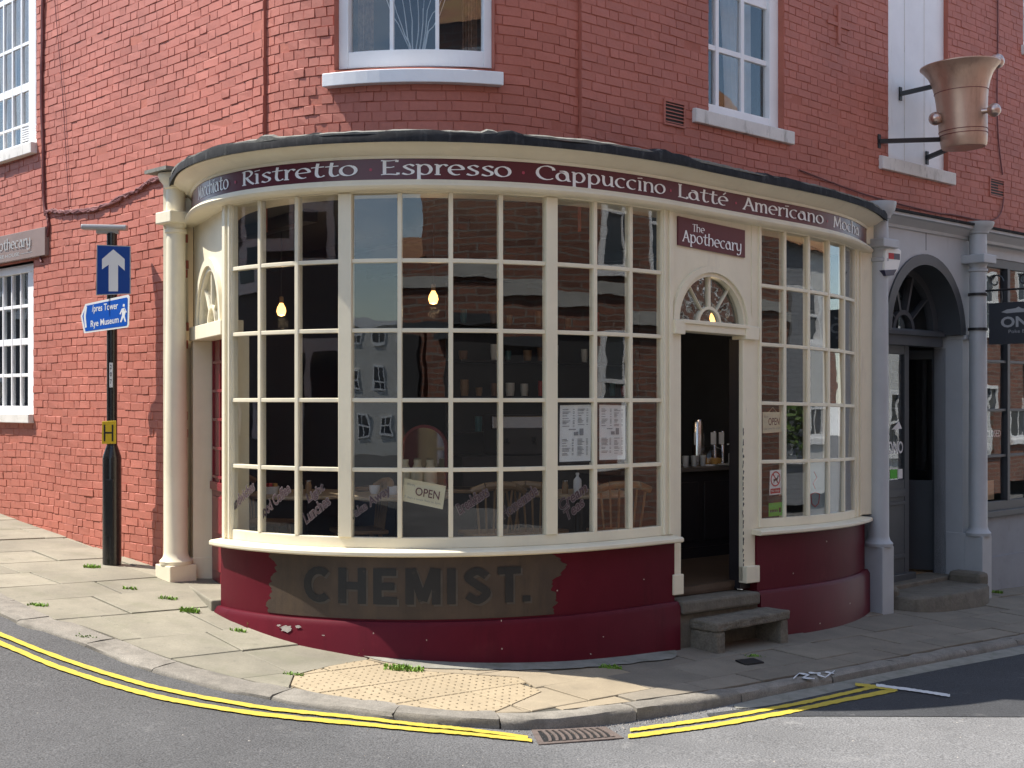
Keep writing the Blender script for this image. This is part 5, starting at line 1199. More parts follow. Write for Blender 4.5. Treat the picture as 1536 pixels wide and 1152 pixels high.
for yy in (442, 494):
    one(lambda m: m.lathe((c2.x, c2.y, zy(yy, c2.y) - .015), [(.096, 0), (.104, 0), (.104, .03), (.096, .03)], 24), 'column_strap', M_iron, ono, smooth=True)
# alarm box
af = UW; aa, az = UW.hit(1339, 392, .3)
al = thing('alarm_box', UW.P(aa, az - .16, .25), 'white alarm box with navy lower edge on the grey shopfront', 'alarm box')
s2 = 13.2 / FPX
pts = [(1327, 374), (1331, 371), (1347, 372.5), (1351, 376), (1350, 390), (1346, 405), (1340, 413), (1329, 413), (1326, 405)]
pts = [(x + 1.5, y) for x, y in pts]
one(plate_px(UW, pts, .2, .42), 'casing', M_alarm, al, bevel=.012)
one(plate_px(UW, [(1326.5, 405), (1345.5, 404), (1341, 413), (1329, 414)], .2, .425), 'lower_edge', M_navy, al, bevel=.004)
one(plate_px(UW, [(1333, 388), (1350, 390), (1350, 381), (1333, 379)], .42, .4215), 'label_panel', M_navy, al)
one(plate_px(UW, [(1333, 388), (1341, 389), (1341, 380), (1333, 379)], .4215, .4225), 'label_panel', M_redink, al)

# stone bench in front of the door step
bc = G(1076, 982); BEF = line_frame(bc.x, bc.y, 43, 2.)
bench = thing('stone_bench', bc, 'low rough stone bench below the cafe door step', 'bench')
bzt = zy(935, bc.y)
def rough(m, amt=.006):
    m.v = [(v[0] + random.uniform(-amt, amt), v[1] + random.uniform(-amt, amt), v[2] + random.uniform(-amt, amt) * .5) for v in m.v]
def gridbox(m, F, a0, a1, z0, z1, d0, d1, na, nd):
    m.sweep(F, a0, a1, [(d0, z0), (d1, z0), (d1, (z0 + z1) / 2), (d1, z1)] + [(d1 + (d0 - d1) * k / nd, z1) for k in range(1, nd + 1)], n=na); rough(m)
BL_ = .97
one(lambda m: gridbox(m, BEF, .0, BL_, bzt - .075, bzt, -.43, .0, 10, 4), 'seat_slab', M_bench, bench, bevel=.016)
one(lambda m: gridbox(m, BEF, .015, .115, bc.z - .1, bzt - .074, -.42, -.01, 2, 4), 'leg', M_bench, bench, bevel=.02)
one(lambda m: gridbox(m, BEF, BL_ - .115, BL_ - .015, bc.z - .15, bzt - .074, -.42, -.01, 2, 4), 'leg', M_bench, bench, bevel=.02)

# brown sign on the left wall
bs = [(-95, 424), (57, 385), (70, 338), (-95, 397)]
ba1 = UW.a_of(68, .04); bz1 = UW.hit(68, 340, .04)[1]; bz0 = UW.hit(60, 384, .04)[1]; ba0 = ba1 - 1.9
brn = thing('wall_sign', UW.P((ba0 + ba1) / 2, bz0, .03), 'brown cafe signboard above the lower white sash window', 'shop sign')
one(lambda m: m.box(UW, ba0, ba1, bz0, bz1, .0, .045), 'board', M_brown, brn, bevel=.004)
HB = bz1 - bz0
a_end = UW.a_of(47, .046)
one(lambda m: glyphs(m, UN, 'The Apothecary', on(UW, a_end - 1.35, bz0 + HB * .44, .0465), 1.35, HB * .26, .1, .04), 'lettering', M_signg, brn)
one(lambda m: (put_text(m, 'COFFEE HOUSE', on(UW, UW.a_of(29, .046) - .75, bz0 + HB * .14, .0465), 0, 0, .75, HB * .13, bold=.01), m.box(UW, UW.a_of(31, .046), UW.a_of(48, .046), bz0 + HB * .19, bz0 + HB * .205, .0465, .047)), 'lettering', M_signg, brn)

# cables on the brickwork
def cable(name, pts, r, label, cat='cable', jit=.0, n=1, F=UW, d=.02, seed=1, mm=None):
    rr = random.Random(seed); P_ = [F.hit(x, y, d) for x, y in pts]; P_ = crv(P_, 6)
    o = None
    b = MB()
    for k in range(n):
        off = [(rr.uniform(-jit, jit), rr.uniform(-jit, jit)) for _ in P_]
        b.tube([F.P(a_ + u, z_ + v, d - r * .3 + rr.uniform(0, jit * .5)) for (a_, z_), (u, v) in zip(P_, off)], r, 6)
    return b.build(name, mm or M_cable, smooth=True, label=label, cat=cat)
cable('cable', [(64, -40), (63, 60), (62, 150), (64, 220), (65, 290), (68, 322)], .017, 'thick red painted cable running down beside the left sash windows', n=2, jit=.008, seed=2)
cable('cable', [(68, 320), (76, 316), (100, 318), (140, 314), (175, 300), (205, 286), (225, 272), (247, 266)], .012, 'bundle of red painted cables sagging across to the cream column capital', n=4, jit=.018, seed=3)
cable('cable', [(70, 322), (72, 340), (68, 365), (60, 385), (63, 392)], .013, 'short cable loop hanging at the end of the brown signboard', n=2, jit=.01, seed=4)
cable('cable', [(80, -30), (86, 50), (93, 130), (100, 250), (104, 320)], .004, 'thin cable running down the sunlit brick wall', seed=5)
cable('cable', [(1497, -30), (1497, 60), (1496, 150), (1498, 210), (1504, 262)], .008, 'red painted cable running down to the air vent right of the copper mortar', seed=6)
cable('cable', [(1200, 255), (1300, 292), (1400, 318), (1430, 322), (1480, 331), (1500, 322), (1506, 296)], .008, 'red painted cable running along above the grey shopfront cornice', seed=7, d=.025)

# weeds in the joints
def weed(px, py, w, h, n, seed, label, surf=pavz):
    rr = random.Random(seed); c = G(px, py, surf=surf); b = MB()
    for k in range(int(n * 1.7)):
        x, y = c.x + w * max(-1.3, min(1.3, rr.gauss(0, .8))), c.y + w * .5 * max(-1.2, min(1.2, rr.gauss(0, .8))); z = surf(x, y); t_ = rr.uniform(0, 6.28); hh_ = h * rr.uniform(.4, 1.1); l_ = rr.uniform(.2, .9) * hh_
        bw = .007; dx, dy = math.cos(t_), math.sin(t_)
        b.add([(x - dy * bw, y + dx * bw, z - .005), (x + dy * bw, y - dx * bw, z - .005), (x + dx * l_ * .4 + dy * bw * .7, y + dy * l_ * .4 - dx * bw * .7, z + hh_ * .6), (x + dx * l_ * .4 - dy * bw * .7, y + dy * l_ * .4 + dx * bw * .7, z + hh_ * .6), (x + dx * l_, y + dy * l_, z + hh_)], [(0, 1, 2, 3), (3, 2, 4)])
    b.build('weed_clump', M_grass, label=label, cat='weed', group='weeds in the paving', normals=False)
for i, (x, y, w, h, n, lb) in enumerate([(139, 851, .05, .03, 50, 'grass tuft in the paving just beside the black post foot'), (196, 883, .04, .02, 25, 'low grass tuft in the joint before the cream column'), (252, 899, .05, .03, 40, 'grass tuft by the side door step'),
        (285, 917, .05, .035, 60, 'grass tuft in the joint just below the side door step'), (357, 948, .04, .03, 30, 'small grass tuft at the left end of the burgundy plinth'), (382, 943, .035, .06, 40, 'upright weed at the foot of the burgundy plinth below the old sign panel'),
        (455, 958, .06, .06, 90, 'leafy weed clump under the flaking plinth paint'), (474, 970, .03, .04, 30, 'weed in the slab joint just off the plinth'), (606, 1004, .1, .03, 160, 'long strip of grass between cement and tactile paving'),
        (745, 993, .035, .05, 45, 'small dark weed at the shaded foot of the plinth'), (545, 983, .05, .05, 40, 'dark weed where the cement fillet starts'), (915, 1001, .06, .02, 60, 'low moss along the cement fillet edge'), (1130, 984, .07, .012, 30, 'moss in the joint under the stone bench'),
        (1268, 932, .04, .03, 40, 'weed at the foot of the right hand burgundy plinth'), (1495, 890, .05, .04, 50, 'weed at the foot of the second grey column'), (57, 908, .05, .02, 40, 'grass in the joint along the granite kerb'), (440, 1012, .05, .015, 40, 'low grass in the joint where stone meets tactile paving'), (130, 955, .05, .012, 30, 'thin moss at a granite kerb joint')]):
    weed(x, y, w, h, n, 50 + i, lb)
# ------------------------------------------------------------------ cafe interior
FZ0 = .352; CZ = 3.40
ra = UW.P(UW.a_of(262) - .05, 0, -.12).xy; rb = ra + Vector((-math.cos(R(TL)), -math.sin(R(TL)))) * 2.2
rd = UW.P(UW.a_of(1318) - .1, 0, -.05).xy; rc = Vector((.2, 17.6))
outline = [tuple(BF.P(s, 0, -.09).xy) for s in np.arange(SL, SR + .01, .15)]
poly = outline + [tuple(rd), tuple(rc), tuple(rb), tuple(ra), tuple(DF.P(-h2, 0, -.21).xy)]
one(lambda m: m.poly([(x, y, FZ0) for x, y in poly], (0, 0, -.05)), 'cafe_floor', M_floorw, bld)
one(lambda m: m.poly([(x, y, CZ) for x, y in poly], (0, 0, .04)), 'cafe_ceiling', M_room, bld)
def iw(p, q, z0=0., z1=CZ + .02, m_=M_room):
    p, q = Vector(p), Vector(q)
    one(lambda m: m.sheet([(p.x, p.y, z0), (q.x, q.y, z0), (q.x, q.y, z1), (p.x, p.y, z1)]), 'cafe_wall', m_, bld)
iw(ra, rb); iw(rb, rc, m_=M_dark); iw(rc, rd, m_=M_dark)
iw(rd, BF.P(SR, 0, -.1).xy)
for k in range(4):           # ceiling beams
    p, q = Vector(rb).lerp(Vector(rc), .15 + k * .22), Vector((-2.1, 10.6)).lerp(Vector((2.6, 12.6)), .1 + k * .26)
    L = (q - p).length; one(lambda m: m.obox(((p.x + q.x) / 2, (p.y + q.y) / 2, CZ - .05), L, .12, .1, math.atan2(q.y - p.y, q.x - p.x)), 'ceiling_beam', M_darkwood, bld)
# counter
CF = line_frame(1.75, 12.75, 40, 2.)
ctr = thing('counter', CF.P(0, FZ0), 'dark panelled serving counter inside the open doorway', 'counter')
czt = zy(702, 12.6)
one(lambda m: m.box(CF, -1.0, 1.15, FZ0, czt - .04, -.5, 0), 'carcass', M_darkwood, ctr)
one(lambda m: m.box(CF, -1.04, 1.19, czt - .04, czt, -.54, .05), 'top', mat('counter_top', (.10, .085, .075), .3, .1), ctr, bevel=.006)
for k in range(4): one(lambda m: m.box(CF, -.92 + k * .52, -.48 + k * .52, FZ0 + .16, czt - .14, -.0, .015), 'panel', M_darkwood, ctr, bevel=.008)
one(lambda m: m.box(CF, -1.0, 1.15, FZ0, FZ0 + .1, 0, .02), 'skirting', M_darkwood, ctr)
def bottle(name, c, h, r, mm, label, cat='bottle', neck=.35, cap=None, group=None):
    t_ = thing(name, c, label, cat, group)
    one(lambda m: m.lathe(c, [(r * .9, 0), (r, .01), (r, h * .62), (r * .9, h * .68), (r * neck, h * .8), (r * neck, h * .9)], 14), 'body', mm, t_, smooth=True)
    one(lambda m: m.lathe(Vector(c) + Vector((0, 0, h * .9)), [(r * neck * 1.2, 0), (r * neck * 1.2, h * .1)], 12), 'cap', cap or M_china, t_, smooth=True)
    return t_
tp = lambda px, a_off, d: CF.P(CF.a_of(px, d), czt, d)
sb = bottle('pump_bottle', tp(1098, 0, -.08), .17, .035, M_china, 'white pump bottle on the counter in the doorway', 'pump bottle')
one(lambda m: m.tube([tp(1098, 0, -.08) + Vector((0, 0, .15)), tp(1098, 0, -.08) + Vector((0, 0, .21)), tp(1098, 0, -.08) + Vector((-.05, -.01, .205))], .008, 6), 'pump', M_china, sb)
pl = tp(1094, 0, -.06)
t_ = thing('plate', pl, 'white plate at the counter edge', 'plate'); one(lambda m: m.lathe(CF.P(CF.a_of(1088, -.02), czt, -.02), [(.05, .0), (.12, .012), (.125, .016), (.04, .006)], 20), 'dish', M_china, t_, smooth=True)
for i, px in enumerate((1047, 1072, 1084)):
    p = tp(px, 0, -.3); t_ = thing('beer_tap', p, ('tall chrome coffee boiler on the counter', 'slim chrome tap column on the counter beside the boiler', 'chrome tap column behind the pump bottle')[i], 'tap')
    r_ = .06 if i == 0 else .022
    one(lambda m: m.lathe(p, [(r_ * 1.3, 0), (r_ * 1.3, .02), (r_, .03), (r_, .42 if i == 0 else .3), (r_ * .8, .45 if i == 0 else .33), (.0, .46 if i == 0 else .34)], 16), 'column', M_chrome, t_, smooth=True)
    one(lambda m: m.obox(p + Vector((-.02, -.04, .26)), .05, .02, .12), 'badge', M_china, t_)
p = tp(1066, 0, -.2)
cd = thing('cake_dome', p, 'glass cake dome with golden cakes on the counter', 'cake dome')
one(lambda m: m.lathe(p, [(.15, 0), (.15, .012), (.0, .012)], 20), 'plate', M_china, cd)
for k in range(5): one(lambda m: m.lathe(p + Vector((.07 * math.cos(k * 1.3), .07 * math.sin(k * 1.3), .012)), [(.03, 0), (.038, .03), (.03, .055), (0, .065)], 10), 'cake', mat('golden_cake', (.5, .27, .06), .8) if k == 0 else MATS['golden_cake'], cd, smooth=True)
one(lambda m: m.lathe(p + Vector((0, 0, .013)), [(.13, 0), (.13, .08), (.11, .14), (.05, .175), (0, .18)], 20), 'dome', M_glass, cd, smooth=True)
# back shelving with bottles
SHF = line_frame(1.2, 15.2, 38, 3.)
shf = thing('back_shelf', SHF.P(0, FZ0), 'dark back shelves with cups behind the counter', 'shelves')
for k in range(4): one(lambda m: m.box(SHF, -2.2, 1.4, 1.5 + k * .38, 1.525 + k * .38, -.25, 0), 'shelf', M_darkwood, shf)
one(lambda m: m.box(SHF, -2.2, 1.4, FZ0, 3.1, -.28, -.25), 'back_panel', M_dark, shf)
cupm = [M_china, M_wood, M_redp, mat('teal_tin', (.03, .14, .16), .4), mat('brown_tin', (.2, .1, .05), .5)]
for k in range(4):
    for j in range(16):
        if random.random() < .75:
            c = SHF.P(-2.1 + j * .21 + random.uniform(-.03, .03), 1.526 + k * .38, -.1); r_ = random.uniform(.03, .05); hh_ = random.uniform(.08, .2); mi = random.randrange(5)
            one(lambda m: m.lathe(c, [(r_ * .8, 0), (r_, hh_ * .5), (r_, hh_)], 10), 'jar', cupm[mi], shf, smooth=True)
# tables, chairs, things on the tables
def table(px, py, Y, r, lab):
    c = at(px, py, Y); t_ = thing('cafe_table', (c.x, c.y, FZ0), lab, 'table', 'cafe tables in the bay')
    one(lambda m: m.lathe((c.x, c.y, c.z - .03), [(r - .01, 0), (r, .008), (r, .022), (r - .008, .03)], 28), 'table_top', M_tabletop, t_, smooth=True)
    one(lambda m: m.lathe((c.x, c.y, FZ0), [(.22, 0), (.22, .02), (.05, .05), (.035, .1), (.035, c.z - FZ0 - .05), (.1, c.z - FZ0 - .031)], 14), 'pedestal', M_iron, t_, smooth=True)
    return c
T1 = table(455, 739, 10.95, .46, 'round pine table inside the bay with the white sauce tray')
T2 = table(598, 741, 10.75, .44, 'round pine table inside the bay behind the hanging OPEN card')
T3 = table(868, 738, 11.0, .42, 'round pine table inside the bay with bottles below the framed menus')
def make_chair():
    t_ = thing('windsor_chair', (0, 0, 0), '', 'chair', 'spindle back chairs round the cafe tables')
    one(lambda m: m.obox((0, 0, .44), .42, .4, .035), 'seat', M_wood, t_, bevel=.012)
    for sx in (-1, 1):
        for sy in (-1, 1): one(lambda m: m.tube([(sx * .15, sy * .14, .43), (sx * .2, sy * .19, 0)], [.018, .014], 8), 'leg', M_wood, t_, smooth=True)
    pts = [(-.22, .18 + .02, .82), (-.12, .235, .86), (0, .25, .87), (.12, .235, .86), (.22, .2, .82)]
    one(lambda m: [m.tube([(x, y, z - .03), (x2, y2, z2 - .03)], .03, 8) for (x, y, z), (x2, y2, z2) in zip(pts[:-1], pts[1:])], 'top_rail', M_wood, t_, smooth=True)
    for k in range(6):
        x = -.17 + k * .068; one(lambda m: m.tube([(x * .85, .17, .45), (x * 1.1, .23 - abs(x) * .12, .83)], .009, 6), 'spindle', M_wood, t_, smooth=True)
    return t_
def copy_tree(o):
    c = o.copy(); COL.objects.link(c)
    for ch in o.children: k = ch.copy(); COL.objects.link(k); k.parent = c
    return c
ch0 = make_chair()
spots = [(538, 10.85, -70, 'spindle back chair between the two left hand tables'), (735, 10.62, 200, 'spindle back chair right of the hanging OPEN card'), (805, 10.7, 160, 'spindle back chair standing left of the bottles table'), (925, 10.75, 190, 'spindle back chair under the framed menus'), (400, 11.6, 80, 'spindle back chair behind the sauce tray table')]
for i, (px, Y, ang, lb) in enumerate(spots):
    o = ch0 if i == 0 else copy_tree(ch0); p = at(px, 700, Y); o.location = (p.x, p.y, FZ0 + .001); o.rotation_euler = (0, 0, R(ang)); o['label'] = lb
p = T1 + Vector((-.25, -.12, 0))
tr = thing('sauce_tray', p, 'small white tray of red and yellow sauces on a bay table', 'sauce tray')
one(lambda m: m.lathe(p, [(.06, 0), (.075, .06), (.07, .06), (.055, .006)], 16), 'pot', M_china, tr, smooth=True)
for k, mm in enumerate((M_redp, M_redp, MATS['golden_cake'])): one(lambda m: m.obox(p + Vector((-.035 + k * .035, 0, .065)), .03, .05, .04, .3 * k), 'sachet', mm, tr)
def shaker(c, lab, mm): bottle('shaker', c, .11, .026, mm, lab, 'shaker', .8, M_chrome)
shaker(T1 + Vector((0, -.18, 0)), 'white salt shaker on the table with the sauce tray', M_china)
shaker(T1 + Vector((.06, -.12, 0)), 'brown pepper shaker on the table with the sauce tray', M_wood)
shaker(T3 + Vector((-.12, -.2, 0)), 'brown pepper shaker on the table under the menus', M_wood)
bottle('sauce_bottle', T3 + Vector((-.02, -.2, 0)), .17, .033, M_china, 'white sauce bottle on the table under the menus')
bottle('sauce_bottle', T3 + Vector((.12, -.18, 0)), .15, .03, mat('orange_sauce', (.5, .14, .04), .3), 'orange sauce bottle on the table under the menus')
for k in range(3):
    c = T2 + Vector((-.2 + k * .16, .05 - .1 * (k % 2), 0)); t_ = thing('cup', c, ('white cup at the back of the pine table behind the OPEN card', 'white cup in the middle of the table behind the OPEN card', 'white cup by the edge of the table behind the OPEN card')[k], 'cup')
    one(lambda m: m.lathe(c, [(.03, 0), (.042, .03), (.045, .065), (.04, .064), (.03, .01)], 14), 'bowl', M_china, t_, smooth=True)
# oval mirror with red rim leaning at the side counter
mp = at(636, 668, 11.7)
mir = thing('oval_mirror', (mp.x, mp.y, mp.z - .5), 'arched mirror with red rim standing inside the bay', 'mirror')
MF = line_frame(mp.x, mp.y, -20, 1.)
ov = lambda rx, rz: [(rx * math.cos(k * math.pi / 16), mp.z - .02 + rz * math.sin(k * math.pi / 16)) for k in range(17)] + [(-rx, mp.z - .36), (rx, mp.z - .36)]
one(lambda m: m.fpoly(MF, ov(.22, .2), -.02, .0), 'rim', mat('dark_red_rim', (.16, .02, .02), .4), mir)
one(lambda m: m.fpoly(MF, ov(.195, .175), .0, .004), 'glass', mat('mirror_silver', (.55, .56, .56), .06, 0, metal=1), mir)
for k in range(3):
    c = MF.P(-.12 + k * .12, mp.z - .36, .14); t_ = thing('mug', c, ('pale stoneware jug at the left foot of the arched mirror', 'pale stoneware jug in front of the arched mirror middle', 'pale stoneware jug at the right foot of the arched mirror')[k], 'jug')
    one(lambda m: m.lathe(c, [(.045, 0), (.06, .05), (.058, .14), (.03, .2), (.034, .24)], 14), 'body', M_card, t_, smooth=True)
sbd = thing('sideboard', (mp.x, mp.y, FZ0), 'dark sideboard under the arched mirror', 'sideboard')
one(lambda m: m.box(MF, -.5, .6, FZ0, mp.z - .36, -.1, .28), 'carcass', M_darkwood, sbd, bevel=.01)
one(lambda m: m.box(MF, -.52, .62, mp.z - .36 - .03, mp.z - .36, -.12, .31), 'top', M_wood, sbd, bevel=.006)
# coffee machine and blue fridge further back
p = at(780, 660, 12.6); cm = thing('coffee_machine', (p.x, p.y, p.z - .3), 'steel coffee machine at the back of the bay', 'coffee machine')
one(lambda m: m.obox((p.x, p.y, p.z + .05), .6, .4, .38, R(20)), 'body', M_darkwood, cm, bevel=.02)
one(lambda m: m.obox((p.x, p.y - .2, p.z + .17), .56, .04, .12, R(20)), 'front_panel', M_chrome, cm, bevel=.01)
for k in range(2): one(lambda m: m.tube([(p.x - .12 + k * .25, p.y - .22, p.z + .02), (p.x - .12 + k * .25, p.y - .3, p.z - .02)], .02, 8), 'group_handle', M_iron, cm, smooth=True)
one(lambda m: m.obox((p.x, p.y, p.z - .3), 1.3, .5, .32, R(20)), 'stand', M_darkwood, cm)
one(lambda m: m.obox((p.x, p.y, (p.z - .46 + FZ0) / 2), 1.2, .45, p.z - .46 - FZ0, R(20)), 'cupboard', M_darkwood, cm)
# pendant bulbs
for i, (x, y, Y, lb) in enumerate(((422, 465, 11.6, 'lit bare filament bulb hanging behind the left sash of the bay'), (650, 447, 11.2, 'lit bare filament bulb hanging near the middle of the bay'), (1071, 476, 12.0, 'lit filament bulb seen through the entrance fanlight'))):
    c = at(x, y, Y); t_ = thing('pendant_bulb', (c.x, c.y, c.z - .06), lb, 'light bulb', 'lit bulbs in the cafe')
    one(lambda m: m.lathe(c, [(.0, -.055), (.03, -.045), (.042, -.012), (.036, .02), (.02, .05), (.016, .06)], 16), 'bulb', M_bulb, t_, smooth=True)
    one(lambda m: m.lathe(c + Vector((0, 0, .06)), [(.018, 0), (.02, .05), (.008, .06)], 12), 'lamp_holder', M_wood, t_, smooth=True)
    ld = bpy.data.lights.new('bulb_light', 'POINT'); ld.energy = 2.2; ld.color = (1, .72, .42); ld.shadow_soft_size = .05
    lo = newobj('bulb_light', ld, t_); lo.location = (0, 0, -.06)
    one(lambda m: m.tube([c + Vector((0, 0, .11)), Vector((c.x, c.y, CZ))], .004, 6), 'cord', M_iron, t_)
# framed menus, cards and stickers behind the glass
def quadF(F, pts, d):
    P4 = [Vector(F.hit(x, y, d)) for x, y in pts]
    def f(u, v, lay): q = P4[0].lerp(P4[1], u).lerp(P4[3].lerp(P4[2], u), v); return F.P(q.x, q.y, d + lay * .0002)
    return f
def rect(m, f, u0, u1, v0, v1, dz=0): m.add([f(u0, v0, dz), f(u1, v0, dz), f(u1, v1, dz), f(u0, v1, dz)], [(0, 1, 2, 3)])
rm = random.Random(11)
def menu(pts, lab):
    d = -.028; f = quadF(BF, pts, d); t_ = thing('framed_menu', f(.5, 0, 0), lab, 'menu')
    one(lambda m: m.poly([f(-.05, -.03, 0), f(1.05, -.03, 0), f(1.05, 1.03, 0), f(-.05, 1.03, 0)], Vector((0, .012, 0))), 'frame', M_darkwood, t_)
    g = quadF(BF, pts, d + .003); one(lambda m: rect(m, g, 0, 1, 0, 1), 'sheet', M_paper, t_)
    h_ = quadF(BF, pts, d + .0042)
    def ink(m):
        for u0, v0, v1, w in ((.08, .62, .93, .38), (.56, .62, .93, .34), (.08, .12, .4, .36), (.56, .08, .4, .34)):
            v = v1
            while v > v0:
                l_ = w * rm.uniform(.45, 1); rect(m, h_, u0, u0 + l_ * .7, v - .011, v); rect(m, h_, u0 + w - .06, u0 + w, v - .011, v); v -= rm.choice((.024, .024, .045))
        rect(m, h_, .28, .5, .56, .575); rect(m, h_, .62, .75, .46, .58); rect(m, h_, .44, .58, .46, .52)
    one(ink, 'print', M_ink, t_)
menu([(839, 693), (886, 691), (887, 607), (840, 608)], 'black framed white menu in the pane beside the bay mullion')
menu([(899, 690), (938, 689), (938, 608), (899, 607)], 'white printed menu in the second pane from the bay mullion')
def card(pts, lab, d=-.028):
    f = quadF(BF, pts, d); t_ = thing('open_card', f(.5, 0, 0), lab, 'open sign')
    one(lambda m: m.poly([f(0, 0, 0), f(1, 0, 0), f(1, 1, 0), f(0, 1, 0)], Vector((0, .004, 0))), 'card', M_card, t_)
    g = quadF(BF, pts, d + .0015)
    one(lambda m: (put_text(m, 'OPEN', g, .30, .36, .58, .36, bold=.008)), 'lettering', mat('maroon_print', (.12, .03, .035), .6) if 'maroon_print' not in MATS else MATS['maroon_print'], t_)
    one(lambda m: (put_text(m, '7 days a week 9am to 5pm', g, .05, .14, .88, .12), put_text(m, 'We are', g, .08, .72, .2, .12)), 'small_lettering', M_ink, t_)
    one(lambda m: m.tube([f(.3, 1, 0), f(.52, 1.22, 0), f(.72, 1, 0)], .0015, 5), 'string', M_card, t_)
card([(603, 751), (664, 764), (669, 729), (606, 717)], 'tilted cream OPEN card hung on a string inside the bay')
card([(1144, 650), (1172, 648), (1173, 618), (1144, 618)], 'small cream OPEN card in the side bay right of the entrance')
f = quadF(BF, [(1154, 743), (1172, 741), (1172, 704), (1155, 706)], -.0165)
nd = thing('no_dogs_sticker', f(.5, 0, 0), 'white and red no dogs notice in the side bay glass', 'notice')
one(lambda m: m.poly([f(0, 0, 0), f(1, 0, 0), f(1, 1, 0), f(0, 1, 0)], Vector((0, .002, 0))), 'sheet', M_paper, nd)
f2 = quadF(BF, [(1154, 743), (1172, 741), (1172, 704), (1155, 706)], -.0153)
def ring(m):
    n = 24
    for i in range(n):
        a0, a1 = 2 * math.pi * i / n, 2 * math.pi * (i + 1) / n
        m.add([f2(.5 + r * .42 * math.cos(a), .64 + r * .31 * math.sin(a), 0) for a in (a0, a1) for r in (.82, 1)], [(0, 1, 3, 2)])
    m.add([f2(.24, .83, 1), f2(.3, .87, 1), f2(.78, .46, 1), f2(.72, .42, 1)], [(0, 1, 2, 3)]); rect(m, f2, .08, .92, .05, .26)
one(ring, 'prohibition_ring', M_redink, nd)
def dog(m):
    m.add([f2(u, v, 2) for u, v in ((.3, .62), (.62, .68), (.7, .8), (.78, .74), (.68, .62), (.66, .48), (.61, .48), (.58, .58), (.42, .55), (.38, .48), (.33, .48), (.34, .57))], [tuple(range(12))])
one(dog, 'dog_silhouette', M_blackp, nd)
one(lambda m: put_text(m, 'No dogs', quadF(BF, [(1154, 743), (1172, 741), (1172, 704), (1155, 706)], -.0143), .16, .1, .68, .11), 'lettering', M_paper, nd)
f = quadF(BF, [(1153, 775), (1173, 773), (1173, 753), (1153, 755)], -.0165)
hy = thing('hygiene_sticker', f(.5, 0, 0), 'green hygiene rating sticker low in the side bay glass', 'sticker')
one(lambda m: m.poly([f(0, 0, 0), f(1, 0, 0), f(1, 1, 0), f(0, 1, 0)], Vector((0, .002, 0))), 'sheet', M_green, hy)
one(lambda m: (rect(m, f, .0, 1, 1.0, 1.5), ), 'header', M_blackp, hy)
f3 = quadF(BF, [(1153, 775), (1173, 773), (1173, 753), (1153, 755)], -.0153)
one(lambda m: [rect(m, f3, .1 + k * .12, .19 + k * .12, .3, .5) for k in range(5)] + [rect(m, f3, .76, .92, .25, .6)], 'print', M_blackp, hy)
# slanted purple vinyl words along the bottom panes
vn = [('Sandwiches', 349, 768, 383, 734), ('Good Coffee', 392, 780, 437, 737), ('Light', 465, 757, 490, 737), ('Lunches', 460, 786, 497, 755), ('Take Away', 530, 783, 590, 740), ('Breakfasts', 690, 772, 735, 742), ('Homemade', 757, 778, 808, 740), ('Cream', 842, 766, 882, 736), ('Teas', 852, 780, 878, 757)]
for wd, x0, y0, x1, y1 in vn:
    for d, mm, e, nm in ((-.0165, M_vinylw, .02, 'vinyl_edge'), (-.0155, M_vinyl, .0, 'vinyl_word')):
        a0, z0 = BF.hit(x0, y0, d); a1, z1 = BF.hit(x1, y1, d); L = math.hypot(a1 - a0, z1 - z0); ang = math.atan2(z1 - z0, a1 - a0)
        f = lambda u, v, lay: BF.P(a0 + u * math.cos(ang) - v * math.sin(ang), z0 + u * math.sin(ang) + v * math.cos(ang), d)
        one(lambda m: put_text(m, wd, f, -e * .3, -e * .3, L + e * .6, .075 + e * .6, bold=.05 if e else .012, shear=.25), nm, mm, bay)
# frosted film with a cup drawing in two panes, blind in the last column
for k, (i, rws) in enumerate(((2, (0,)), (3, (0,)), (4, (0, 1, 2, 3, 4)))):
    for r_ in rws:
        one(lambda m: m.box(BF, g4[i][0] + .002, g4[i][1] - .002, rows[r_][0], rows[r_][1], -.03, -.026), 'window_film', M_frost if k < 2 else mat('grey_blind', (.16, .145, .125), .7) if 'grey_blind' not in MATS else MATS['grey_blind'], side)
def cupline(m):
    a0, z0 = g4[2][0], rows[0][0]
    P_ = lambda u, v: BF.P(a0 + u, z0 + v, -.0245)
    m.tube([P_(.06, .18), P_(.08, .1), P_(.14, .07), P_(.2, .1), P_(.22, .18), P_(.14, .2), P_(.06, .18)], .004, 5); m.tube([P_(.14, .23), P_(.1, .28), P_(.17, .33), P_(.12, .38)], .004, 5); m.tube([P_(.06, .16), P_(.02, .14), P_(.05, .1)], .004, 5)
one(cupline, 'cup_drawing', M_redink, side)
# curtains and twigs in the upper windows
def curtain(a0, a1, z0, z1, d, mm, lab, amp=.02, gather=0.):
    b = MB(); n = 24; vs = []
    for i in range(n + 1):
        for k in range(7):
            t_ = k / 6; w = 1 - gather * math.sin(math.pi * t_ * .5) ** 2
            a_ = a1 + (a0 - a1) * (1 - i / n) * (w if gather >= 0 else 1); vs.append(UW.P(a_, z1 + (z0 - z1) * t_, d + amp * math.sin(i * 1.5)))
    b.add(vs, [(i * 7 + k, i * 7 + k + 1, i * 7 + 8 + k, i * 7 + 7 + k) for i in range(n) for k in range(6)])
    return b.build('curtain', mm, smooth=True, label=lab, cat='curtain')
curtain(cw_cells[0][0], cw_cells[0][0] + .14, cw_z0, cw_lim[3], -.25, M_curtb, 'brown patterned curtain at the left side of the curved window')
curtain(cw_cells[2][1] - .14, cw_cells[2][1], cw_z0, cw_lim[3], -.25, M_curtb, 'brown patterned curtain at the right side of the curved window')
